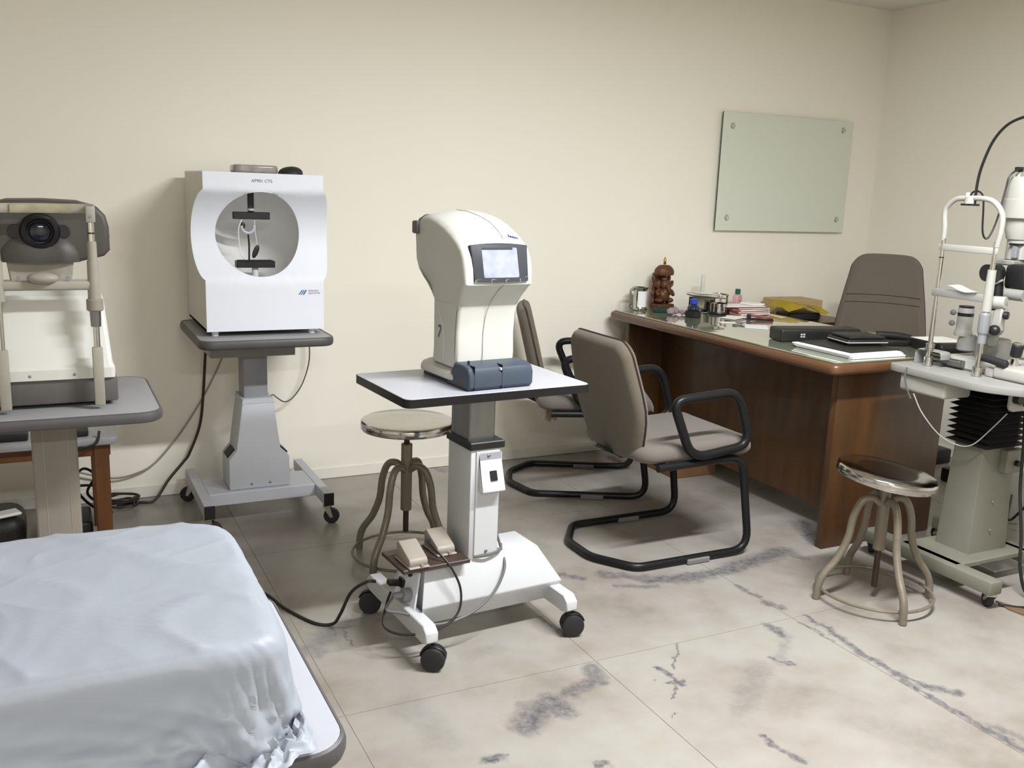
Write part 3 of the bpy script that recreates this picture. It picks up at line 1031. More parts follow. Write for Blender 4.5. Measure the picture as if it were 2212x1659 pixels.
# ================================================================== visitor chairs
def copy_thing(src, loc, rz, label):
    r = src.copy(); COL.objects.link(r)
    r.location = loc; r.rotation_euler = (0, 0, rz); r['label'] = label
    RM[r.name] = (Matrix.Translation(loc) @ Matrix.Rotation(rz, 4, 'Z')).inverted()
    for ch in [o for o in bpy.data.objects if o.parent == src]:
        c = ch.copy(); COL.objects.link(c); c.parent = r
        for g in [o for o in bpy.data.objects if o.parent == ch]:
            d = g.copy(); COL.objects.link(d); d.parent = c
    return r

def back_outline(h, wb, wm, wt, rb, rt, zm=.45):
    pts = [(-wb, rb*.9), (-wb+rb*.35, rb*.28), (-wb+rb, 0), (wb-rb, 0), (wb-rb*.35, rb*.28), (wb, rb*.9), (wm, h*zm), (wt, h-rt), (wt-rt*.12, h-rt*.5), (wt-rt*.45, h-rt*.12), (wt-rt, h), (-wt+rt, h), (-wt+rt*.45, h-rt*.12), (-wt+rt*.12, h-rt*.5), (-wt, h-rt), (-wm, h*zm)]
    return [(p.x, p.y) for p in smooth([(a, b, 0) for a, b in pts], 3, True)]

def visitor_chair():
    r = root('visitor_chair', 'grey-brown fabric cantilever armchair nearest the camera at the desk, black tube frame', 'chair', (2.10, 2.955, 0), 0, 'cantilever visitor chairs at the desk')
    T_ = .0155
    p = [(-.12, .235, .392), (.275, .235, .402), (.338, .242, .017), (-.19, .242, .017), (-.297, .085, .017), (-.297, -.085, .017), (-.19, -.242, .017), (.338, -.242, .017), (.275, -.235, .402), (-.12, -.235, .392)]
    path = fillet(p, [0, .07, .085, .04, .04, .04, .04, .085, .07, 0], 7)
    part('frame', tube(B(), path, T_, n=12), 'chair_tube', r, local=True)
    for x in (-.09, .17):
        part('seat_bracket', box(B(), x-.02, x+.02, -.235, .235, .392, .404, .002, 1), 'chair_tube', r, local=True)
    part('back_bracket', prism(B(), [(-.22, .43), (-.14, .392), (.0, .392), (.0, .386), (-.15, .384), (-.235, .42)], 'y', -.03, .03, .001, 1), 'chair_tube', r, local=True)
    seat = B()
    pillow(seat, rrect(-.185, .355, -.232, .232, .075, 7), 'z', .434, .032, .029)
    for v in seat.verts:
        if v.co.z > .42:
            v.co.z += .012*math.exp(-((v.co.x-.27)/.10)**2)-.012*math.exp(-((v.co.x-.0)/.15)**2)*math.exp(-(v.co.y/.15)**2)
            v.co.z -= .03*max(0, (v.co.x-.30)/.055)**2
    part('seat', seat, 'chair_seat', r, local=True)
    lean = Matrix.Translation((-.152, 0, .398)) @ Matrix.Rotation(R(-14), 4, 'Y')
    ol = back_outline(.475, .190, .226, .205, .10, .085)
    bk = B()
    pillow(bk, ol, 'x', 0, .030, .026)
    for v in bk.verts:
        v.co.x += .25*v.co.y*v.co.y-.012*math.exp(-((v.co.z-.14)/.12)**2)*0
        if v.co.x < 0: v.co.x -= .012*max(0, 1-(v.co.y/.2)**2)*max(0, math.sin(PI*min(1, v.co.z/.475)))
    xf(bk, lean)
    back = part('backrest', bk, 'chair_fabric', r, local=True, sharp=60)
    pp = B()
    tube(pp, [lean @ V((.007+.25*y*y, y, z)) for y, z in inset_poly(ol, -.0005)], .0038, n=7, closed=True)
    part('piping', pp, 'piping', back, local=True)
    for s in (-1, 1):
        c = [(-.085, s*.252, .648), (.215, s*.252, .668), (.290, s*.252, .452), (.015, s*.252, .422)]
        part('armrest', tube(B(), fillet(c, [.055, .075, .07, .075], 7, True), .0175, n=12, closed=True), 'chair_tube', r, local=True)
        part('glide', box(B(), .03, .135, s*.2445-.021, s*.2445+.021, .0008, .022, .004, 1), 'tape_grey', r, local=True)
    return r
ch = visitor_chair()
copy_thing(ch, (2.224, 3.761, 0), R(-26), 'grey-brown fabric cantilever armchair by the wall, half hidden behind the tonometer')

b = B()
for k in range(5):
    x = 2.055+.011*k
    tube(b, smooth([(x, 3.735, .392), (x-.004, 3.732+.004*k, .36), (x+.006*(k-2), 3.73, .335-.01*(k % 3))], 4), [.012-.0007*i for i in range(9)], n=6, flat=(.004, .011), up=(1, .4, 0))
single('cloth_scrap', b, 'cloth_scrap', 'torn beige cloth scrap hanging under the far chair seat', 'cloth scrap')

# ================================================================== stools
def stool(loc, rz, seat_z, tilt, label, col_z=(.20, .425), screw_bot=.06, tilt_dir=0.):
    r = root('stool', label, 'stool', loc, rz, 'round steel revolving stools')
    t = Matrix.Translation((0, 0, seat_z)) @ Matrix.Rotation(tilt_dir-rz, 4, 'Z') @ Matrix.Rotation(tilt, 4, 'Y')
    b = lathe(B(), [(0, -.006), (.148, -.010), (.150, -.030), (.166, -.032), (.169, -.028), (.1685, -.006), (.166, -.001), (.160, .0015), (.09, .001), (0, 0)], n=56)
    xf(b, t)
    part('seat', b, 'steel', r, local=True, sharp=50)
    part('screw', cyl(B(), (0, 0, screw_bot), (0, 0, seat_z-.012), .0105, n=14), 'screw_dark', r, local=True)
    part('column', cyl(B(), (0, 0, col_z[0]), (0, 0, col_z[1]), .0205, n=24, bev=.002), 'stool_paint', r, local=True)
    for k in range(4):
        a = PI/2*k
        pf = [(.012, .355), (.045, .375), (.082, .362), (.106, .305), (.118, .225), (.150, .150), (.190, .095), (.206, .055), (.211, .002)]
        p = smooth([(q*math.cos(a), q*math.sin(a), z) for q, z in pf], 6)
        part('leg', tube(B(), p, .0132, n=12), 'stool_paint', r, local=True)
    part('foot_ring', tube(B(), [(.196*math.cos(2*PI*i/56), .196*math.sin(2*PI*i/56), .038) for i in range(56)], .0058, n=8, closed=True), 'stool_paint', r, local=True)
stool((1.150, 3.13, 0), R(37), .545, R(0), 'round steel stool with level seat behind the white motorised table', (.20, .455), .115)
stool((2.577, 2.204, 0), R(-20.5), .474, R(7.5), 'round steel stool with tilted seat in front of the desk end', (.185, .43), .045, R(-38))

# ================================================================== desk
G = .787
def desk():
    r = root('desk', 'large brown wooden office desk with glass-covered top', 'desk', (3.05, 3.36, 0))
    x0, x1, y0, y1 = 2.63, 3.45, 2.545, 4.145
    b = B()
    prism(b, rrect(x0, x1, y0, y1, .035, 5), 'z', .735, .779, .018, 4, side_only=True)
    top = part('desk_top', b, 'desk_edge', r, sharp=45)
    part('veneer', prism(B(), rrect(x0+.03, x1-.03, y0+.03, y1-.03, .02, 4), 'z', .7788, .7795), 'desk_top_veneer', top)
    part('glass_sheet', prism(B(), rrect(x0+.018, x1-.018, y0+.018, y1-.018, .022, 4), 'z', .7797, G-.001, .0012, 1, side_only=True), 'desk_glass', r, label='thick glass sheet on the desk top')
    part('end_panel', box(B(), 2.745, 3.36, 2.63, 2.665, 0, .735, .004, 2), 'desk_wood', r)
    part('end_panel', box(B(), 2.69, 3.36, 4.03, 4.065, 0, .735, .004, 2), 'desk_wood', r)
    part('modesty_panel', box(B(), 2.905, 2.925, 2.665, 4.03, .10, .735), 'desk_wood', r)
    part('drawer_unit', box(B(), 2.95, 3.36, 3.66, 4.03, .08, .735, .003, 1), 'desk_wood', r)
desk()
single('footrest', box(B(), 2.735, 2.995, 3.62, 3.86, 0, .055, .004, 1), 'carton', 'low brown wooden footrest block on the floor under the desk', 'footrest')
def side_cabinet():
    r = root('side_cabinet', 'low side cabinet against the wall behind the desk', 'cabinet', (3.72, 3.95, 0))
    part('carcass', box(B(), 3.50, 3.95, 3.70, 4.18, .03, .745, .003, 1), 'desk_wood', r)
    part('plinth', box(B(), 3.52, 3.93, 3.72, 4.17, 0, .03), 'black_plastic', r)
    part('door', box(B(), 3.51, 3.94, 3.688, 3.70, .06, .73, .002, 1), 'desk_wood', r)
side_cabinet()

# ------------------------------------------------------------------ executive chair
def office_chair():
    r = root('office_chair', 'high-backed grey-brown fabric office chair behind the desk', 'office chair', (3.80, 3.42, 0), R(-140))
    ol = back_outline(.60, .215, .222, .178, .06, .105, .35)
    b = B()
    pillow(b, ol, 'x', 0, .045, .036)
    for v in b.verts:
        v.co.x += .35*v.co.y*v.co.y
        if v.co.x > 0:
            for zc, d in ((.345, .006), (.385, .006), (.30, .004)):
                v.co.x -= d*math.exp(-((v.co.z-zc)/.010)**2)
            v.co.x += .012*math.exp(-((v.co.z-.20)/.12)**2)
    m = Matrix.Translation((-.10, 0, .525)) @ Matrix.Rotation(R(-10), 4, 'Y')
    xf(b, m)
    bk = part('backrest', b, 'office_fabric', r, local=True, sharp=60)
    s = B()
    for zc in (.345, .385):
        tube(s, [m @ V((.0475+.35*y*y+.004, y, zc+.02*(.03-y*y))) for y in [i*.02 for i in range(-9, 10)]], .0016, n=6)
    for zc in (.345, .385):
        s2 = tube(B(), [m @ V((.0455+.35*y*y, y, zc-.01*(y/.2)**2)) for y in [i*.02 for i in range(-9, 10)]], .002, n=6)
        part('seam', s2, 'piping', bk, local=True)
    s.free()
    part('piping', tube(B(), [m @ V((-.012+.35*y*y, y, z)) for y, z in inset_poly(ol, -.0005)], .004, n=7, closed=True), 'piping', bk, local=True)
    st = pillow(B(), rrect(-.10, .36, -.235, .235, .08, 6), 'z', .475, .045, .035)
    part('seat', st, 'office_fabric', r, local=True)
    part('back_bar', box(B(), -.15, .1, -.03, .03, .41, .43, .003, 1), 'black_plastic', r, local=True)
    part('back_bar', box(B(), -.165, -.145, -.03, .03, .41, .62, .003, 1), 'black_plastic', r, local=True)
    part('gas_column', cyl(B(), (.13, 0, .09), (.13, 0, .43), .028, n=18), 'black_plastic', r, local=True)
    for k in range(5):
        a = 2*PI*k/5+.3
        part('star_leg', tube(B(), [(.13, 0, .10), (.13+.27*math.cos(a), .27*math.sin(a), .075)], [.026, .016], n=10), 'black_plastic', r, local=True)
        caster(r, .13+.26*math.cos(a), .26*math.sin(a), .075, .026, ang=a)
office_chair()

# ================================================================== things on the desk
def steel_mug():
    r = root('steel_mug', 'tall steel mug with a loop handle at the wall corner of the desk', 'mug', (2.775, 4.075, G), R(8))
    part('body', lathe(B(), [(0, .004), (.034, .004), (.040, .0005), (.043, .004), (.036, .010), (.0345, .012), (.034, .105), (.040, .112), (.043, .117), (.040, .120), (.030, .118), (.029, .02), (0, .018)], n=30), 'steel', r, local=True, sharp=45)
    part('handle', tube(B(), fillet([(-.036, 0, .110), (-.066, 0, .110), (-.066, 0, .012), (-.036, 0, .012)], .026), .005, n=8, flat=(.002, .008), up=(0, 1, 0)), 'steel', r, local=True)
    w = B()
    t = B()
    pr = [(.0349, .018), (.0347, .100)]
    n = 12
    rg = [[t.verts.new((q*math.cos(R(-150+12*i)), q*math.sin(R(-150+12*i)), h)) for i in range(n)] for q, h in pr]
    for i in range(n-1): t.faces.new((rg[0][i], rg[0][i+1], rg[1][i+1], rg[1][i]))
    app(w, t)
    part('paper_label', w, 'paper_cool', r, local=True)
steel_mug()

def carving():
    r = root('carved_figurine', 'small carved wooden seated figure under a canopy with brass finial on the desk', 'figurine', (2.925, 4.085, G))
    b = B()
    box(b, -.053, .053, -.04, .04, 0, .030, .006, 2)
    base = part('plinth', b, 'carved_wood', r, local=True)
    f = B()
    ell(f, (-.004, -.008, .075), (.038, .034, .038)); ell(f, (0, -.022, .088), (.026, .022, .026))
    ell(f, (-.034, -.016, .048), (.02, .024, .014)); ell(f, (.034, -.016, .048), (.02, .024, .014))
    ell(f, (0, -.012, .130), (.026, .024, .027)); ell(f, (-.030, -.006, .132), (.015, .006, .020)); ell(f, (.030, -.006, .132), (.015, .006, .020))
    tube(f, smooth([(0, -.034, .128), (.004, -.044, .108), (.012, -.046, .09), (.022, -.042, .082)], 5), [.010-.0003*i for i in range(16)], n=8)
    ell(f, (0, -.006, .158), (.017, .016, .016))
    for s in (-1, 1):
        tube(f, smooth([(s*.03, -.01, .108), (s*.048, -.016, .092), (s*.046, -.03, .075)], 4), .009, n=8)
        tube(f, smooth([(s*.03, 0, .112), (s*.05, -.004, .125), (s*.052, -.006, .15)], 4), .008, n=8)
    part('figure', f, 'carved_wood', r, local=True)
    for s in (-1, 1):
        c = B()
        tube(c, smooth([(s*.046, .022, .028), (s*.05, .022, .08), (s*.045, .022, .12), (s*.05, .022, .19)], 5), [.009 + .003*math.sin(i*1.6) for i in range(16)], n=8)
        part('pillar', c, 'carved_wood', r, local=True)
    part('back_slab', prism(B(), rrect(-.040, .034, .03, .19, .012), 'y', .018, .034, .002, 1), 'carved_wood', r, local=True)
    cp = lathe(B(), [(0, .180), (.053, .180), (.057, .186), (.056, .202), (.050, .215), (.038, .226), (.028, .232), (.0, .234)], n=24)
    for v in cp.verts: v.co.y *= .72
    part('canopy', cp, 'carved_wood', r, local=True)
    part('finial', lathe(B(), [(.006, .232), (.006, .238), (.010, .243), (.006, .249), (.0085, .256), (.005, .268), (.0, .276)], n=14), 'brass', r, local=True)
carving()

single('case', box(B(), 2.800, 2.905, 3.955, 3.995, G, G+.024, .003, 1), 'green_box', 'dark green flat box lying beside the steel mug', 'box')
b = B()
for (x, y, s) in ((2.825, 3.865, .021), (2.86, 3.875, .024), (2.885, 3.85, .017)):
    t = B(); bmesh.ops.create_icosphere(t, subdivisions=1, radius=1)
    for v in t.verts:
        k = 1+.3*noise.noise(v.co*2+V((x*9, y*9, 0)))
        v.co = V((x+v.co.x*s*k*1.15, y+v.co.y*s*k, max(G, G+s*.8+v.co.z*s*k*.9)))
    app(b, t)
single('crystal_paperweight', b, 'crystal', 'mauve rough crystal paperweight beside the ink bottle', 'paperweight', sharp=5)

def ink():
    r = root('ink_bottle', 'dark ink bottle with bright blue cap on the desk', 'ink bottle', (2.895, 3.775, G))
    part('stand', lathe(B(), [(.041, 0), (.043, .004), (.042, .028), (.038, .032), (.0, .032)], n=6), 'black_plastic', r, local=True, sharp=20)
    part('bottle', lathe(B(), [(.026, .032), (.030, .038), (.029, .052), (.018, .062), (.015, .066)], n=22), 'ink_dark', r, local=True)
    part('cap', cyl(B(), (0, 0, .064), (0, 0, .090), .019, n=22, bev=.003), 'blue_cap', r, local=True)
ink()

def organiser():
    r = root('pen_stand', 'polished steel desk organiser with tray top on black ring base', 'desk organiser', (3.07, 3.90, G), R(-14))
    part('base_ring', lathe(B(), [(0, .001), (.055, .001), (.057, .006), (.055, .012), (.0, .012)], (.06, -.03, 0), n=28), 'black_plastic', r, local=True)
    part('upright', lathe(B(), [(.045, .012), (.044, .055), (.042, .055), (.043, .014), (0, .013)], (.06, -.03, 0), n=28), 'steel', r, local=True)
    part('back_plate', box(B(), -.085, .05, .015, .02, 0, .082, .001, 1), 'steel', r, local=True)
    part('tray', box(B(), -.10, .095, -.035, .045, .082, .088, .002, 1, Matrix.Rotation(R(4), 4, 'Y')), 'steel', r, local=True)
    part('side_plate', box(B(), -.088, -.084, -.03, .02, 0, .082, .001, 1), 'steel', r, local=True)
organiser()
for k in range(3):
    m = Matrix.Translation((3.045+.01*k, 3.915-.006*k, G+.0965+.0022*k)) @ Matrix.Rotation(R(-14+9*k), 4, 'Z') @ Matrix.Rotation(R(4), 4, 'Y')
    single('paper_slip', box(B(), -.075, .075, -.045, .045, 0, .0012, 0, 1, m), 'paper', ('lowest of three paper slips on the steel organiser tray', 'middle one of three paper slips on the steel organiser tray', 'topmost of three paper slips on the steel organiser tray')[k], 'paper', 'paper slips on the organiser')
b = cyl(B(), (3.155, 4.05, G), (3.157, 4.05, G+.185), .0115, .0105, n=16, bev=.002)
single('plastic_tube', b, 'frosted', 'upright frosted plastic tube standing near the wall on the desk', 'tube')
def ring_holder():
    r = root('steel_cup', 'open steel ring holder standing behind the red booklets', 'holder', (3.225, 3.985, G))
    part('rim', tube(B(), [(.045*math.cos(R(a)), .045*math.sin(R(a)), .082) for a in range(-70, 250, 10)], .003, n=6, flat=(.005, .002), up=(0, 0, 1)), 'steel', r, local=True)
    for a in (-70, 90, 240):
        part('leg', box(B(), -.007, .007, -.0015, .0015, 0, .082, 0, 1, Matrix.Translation((.045*math.cos(R(a)), .045*math.sin(R(a)), 0)) @ Matrix.Rotation(R(a+90), 4, 'Z')), 'steel', r, local=True)
ring_holder()
def lotion():
    r = root('lotion_bottle', 'small pink lotion bottle with dark green cap', 'bottle', (3.395, 4.045, G), R(20))
    b = B()
    t = [(-.026, 0), (.026, 0), (.027, .003), (.027, .062), (.022, .072), (.012, .076), (-.012, .076), (-.022, .072), (-.027, .062), (-.027, .003)]
    pillow(b, t, 'y', 0, .016, .007)
    bt = part('body', b, 'pink_liquid', r, local=True)
    part('cap', cyl(B(), (0, 0, .076), (0, 0, .104), .0145, n=20, bev=.002), 'green_cap', r, local=True)
    part('emblem', ell(B(), (.004, -.0163, .034), (.004, .0008, .008), 10, 6), 'piping', bt, local=True)
lotion()
def rot_box(x, y, z, w, d, h, a, bev=.001):
    m = Matrix.Translation((x, y, z)) @ Matrix.Rotation(R(a), 4, 'Z')
    return box(B(), -w/2, w/2, -d/2, d/2, 0, h, bev, 1, m)
zz = G
for i, (w, d, h, a, mt, lb) in enumerate(((.20, .145, .011, 4, 'pink_book', 'pink booklet at the bottom of the desk stack'), (.20, .14, .009, -2, 'red_book', 'dark red booklet second from the bottom of the desk stack'),
                                          (.195, .14, .010, 3, 'pink_book', 'pink booklet third up in the desk stack'), (.19, .14, .008, -4, 'red_book', 'dark red booklet near the top of the desk stack'))):
    o = single('booklet', rot_box(3.275, 3.83, zz, w, d, h, a, .001), mt, lb, 'booklet', 'booklets stacked on the desk')
    part('pages', rot_box(3.277, 3.828, zz+.0025, w+.001, d+.001, h-.005, a, 0), 'paper', o)
    zz += h+.0004
single('envelope', rot_box(3.25, 3.845, zz, .235, .12, .004, -6, .001), 'paper', 'white envelope lying on top of the booklet stack', 'envelope')
single('receipt', rot_box(3.325, 3.84, zz+.0045, .09, .10, .010, 8, .004), 'paper', 'small folded white receipt on the envelope', 'paper')
single('leaflet', rot_box(3.09, 3.70, G+.0012, .14, .085, .0014, 25, 0), 'paper', 'cream leaflet on the glass in front of the booklets', 'paper')
single('prescription_slip', rot_box(3.13, 3.71, G+.0028, .12, .075, .001, -40, 0), 'paper', 'white slip lying over the cream leaflet before the booklets', 'paper')
def stapler():
    r = root('stapler', 'dark red and black stapler in front of the booklets', 'stapler', (3.19, 3.615, G), R(-40))
    part('base', box(B(), -.065, .065, -.012, .012, 0, .006, .002, 1), 'black_plastic', r, local=True)
    part('arm', box(B(), -.062, .062, -.010, .010, .010, .022, .004, 2, Matrix.Rotation(R(3), 4, 'Y')), 'red_book', r, local=True)
    part('hinge', box(B(), -.066, -.045, -.013, .013, .004, .024, .003, 1), 'black_plastic', r, local=True)
stapler()
single('ruler', rot_box(3.27, 3.55, G, .16, .016, .002, -42, 0), 'kraft', 'short yellowish ruler lying on the desk glass', 'ruler')
single('appointment_card', rot_box(2.99, 3.41, G, .105, .145, .001, -38, 0), 'paper_cool', 'bright white card alone on the middle of the desk glass', 'card')
single('note_slip', rot_box(2.955, 3.56, G, .11, .055, .001, -15, 0), 'paper', 'narrow cream slip between the white card and the organiser', 'paper')
b = tube(B(), smooth([(2.95, 3.50, G+.006), (2.975, 3.49, G+.010), (2.99, 3.515, G+.008), (2.975, 3.54, G+.006)], 6), .005, n=8, flat=(.003, .009), up=(0, 0, 1))
single('rubber_band', b, 'knob_grey', 'curled grey strip holding down the white card', 'band')
b = tube(B(), [(3.02, 3.20, G+.005), (3.09, 3.10, G+.005), (3.10, 3.086, G+.005)], [.0045, .0045, .001], n=8)
b2 = tube(B(), [(3.04, 3.235, G+.005), (3.02, 3.20, G+.005)], [.001, .0045], n=8)
me = bpy.data.meshes.new('t'); b2.to_mesh(me); b2.free(); b.from_mesh(me)
single('pen', b, 'green_pen', 'green pen beside the black instrument case on the desk', 'pen')

# paper pile, black cases at the near end
for i, (dx, dy, h, a) in enumerate(((0, 0, .006, 0), (-.006, .006, .006, 1.5), (-.012, .012, .005, 0))):
    z = G+[0, .0064, .0128][i]
    single('paper_pad', rot_box(2.905+dx, 2.745+dy, z, .285, .31, h, a, .001), 'paper_cool', ('white paper pad at the bottom of the near desk pile', 'white paper pad in the middle of the near desk pile', 'white paper pad just under the black folder')[i], 'paper pad', 'paper pads at the near desk end')
PZ = G+.0182
single('folder', rot_box(2.915, 2.765, PZ, .27, .285, .004, .5, .001), 'leather_black', 'thin black folder lying on the white paper pads', 'folder')
def black_case():
    r = root('instrument_case', 'long black instrument case with small silver emblem on the desk', 'case', (2.975, 3.015, G), R(-14))
    b = part('body', box(B(), -.19, .19, -.055, .055, 0, .056, .009, 3), 'leather_black', r, local=True)
    part('lid_seam', box(B(), -.1905, .1905, -.0555, .0555, .036, .0375), 'black_plastic', b, local=True)
    for k in range(2):
        for j in range(2):
            part('emblem', box(B(), -.10+.012*j, -.091+.012*j, -.0562, -.0548, .020+.010*k, .027+.010*k, .001, 1), 'silver_print', b, local=True)
black_case()
def small_case():
    r = root('phone_case', 'black zipped leather pouch on top of the black folder', 'pouch', (3.0, 2.80, PZ+.0042), R(-12))
    b = part('body', box(B(), -.095, .095, -.075, .075, 0, .024, .008, 3), 'leather_black', r, local=True)
    part('flap', box(B(), -.085, .085, -.068, .068, .024, .036, .006, 2), 'leather_black', b, local=True)
    part('zip', tube(B(), [(x, y, .012) for x, y in rrect(-.096, .096, -.076, .076, .012)], .0022, n=6, closed=True), 'silver_print', b, local=True)
small_case()
def bp_set():
    r = root('blood_pressure_cuff', 'rolled black blood pressure cuff with silver valve on the desk', 'cuff', (3.20, 2.85, G), R(-25))
    part('roll', tube(B(), smooth([(-.03, .0, .040), (.03, -.004, .040), (.08, -.008, .036), (.115, -.012, .030)], 6), .017, n=14), 'leather_black', r, local=True)
    part('valve', cyl(B(), (-.065, .002, .040), (-.03, 0, .040), .011, n=14, bev=.002), 'chrome', r, local=True)
    part('bag', pillow(B(), rrect(-.07, .12, -.045, .035, .025), 'z', .0135, .0125, .010), 'leather_black', r, local=True)
bp_set()
def ledger():
    r = root('ledger', 'thick black round-spined ledger at the desk corner by the slit lamp', 'ledger', (3.335, 2.66, G), R(-8))
    part('cover', box(B(), -.085, .085, -.072, .09, 0, .042, .005, 2), 'leather_black', r, local=True)
    part('spine', cyl(B(), (-.085, -.073, .021), (.088, -.073, .021), .021, n=18, bev=.006), 'leather_black', r, local=True)
ledger()
single('report_sheet', rot_box(3.335, 2.675, G+.0425, .165, .15, .0012, -10, 0), 'paper', 'white report sheet resting on the black ledger', 'paper')

# yellow folder and envelopes on the side cabinet
b = B()
nx, ny = 18, 12
g = [[None]*(ny+1) for _ in range(nx+1)]
for i in range(nx+1):
    for j in range(ny+1):
        u, w = i/nx, j/ny
        x = -.16+.32*u; y = -.11+.22*w
        z = .052+.022*math.exp(-((u-.25)/.3)**2)-.03*max(0, .35-w)*(1+math.sin(u*9))+.004*noise.noise(V((u*5, w*5, 0)))-.05*max(0, .2-u)
        g[i][j] = b.verts.new((x, y, z))
for i in range(nx):
    for j in range(ny):
        b.faces.new((g[i][j], g[i+1][j], g[i+1][j+1], g[i][j+1]))
bmesh.ops.solidify(b, geom=b.faces[:], thickness=.003)
xf(b, Matrix.Translation((3.645, 3.835, .742)) @ Matrix.Rotation(R(-8), 4, 'Z') @ Matrix.Diagonal((.80, .88, 1.35, 1)))
single('yellow_folder', b, 'yellow_paper', 'crumpled bright yellow plastic folder behind the desk', 'folder', sharp=60)
single('document_bag', rot_box(3.655, 3.845, .745, .20, .13, .042, -8, .008), 'leather_black', 'black document bag under the yellow folder', 'bag')
single('brown_envelope', rot_box(3.80, 4.05, .7455, .27, .19, .085, -3, .003), 'kraft', 'brown kraft envelope bundle behind the yellow folder', 'envelope')

# ================================================================== autorefractor and its table (left)
def refractor_table():
    r = root('instrument_table', 'grey-topped column table under the autorefractor at the left edge', 'instrument table', (-.02, 2.96, 0))
    poly = rrect(-.305, .268, 2.695, 3.215, .06, 6)
    top = part('table_top', prism(B(), poly, 'z', .711, .7405, .003, 2, side_only=True), 'grey_laminate', r)
    part('edge_band', tube(B(), [(x, y, .7255) for x, y in poly], .016, n=10, closed=True, flat=(.0155, .008), up=(0, 0, 1)), 'grey_edge', top)
    c = part('column', box(B(), -.066, .054, 2.905, 3.01, .03, .711, .008, 3), 'warm_grey_paint', r)
    for x in (-.035, .028):
        part('groove', box(B(), x-.0012, x+.0012, 2.9042, 2.906, .04, .70), 'old_grey_paint', c)
    part('column_shoe', box(B(), -.10, .09, 2.88, 3.04, .075, .20, .02, 3), 'slit_table', r)
    part('cross_beam', box(B(), -.25, .24, 2.93, 2.99, .045, .095, .006, 2), 'warm_grey_paint', r)
    for x in (-.25, .24):
        part('foot_bar', box(B(), x-.022, x+.022, 2.74, 3.18, .045, .095, .006, 2), 'warm_grey_paint', r)
        for y in (2.77, 3.15): caster(r, x, y, .047, .022, local=False)
refractor_table()

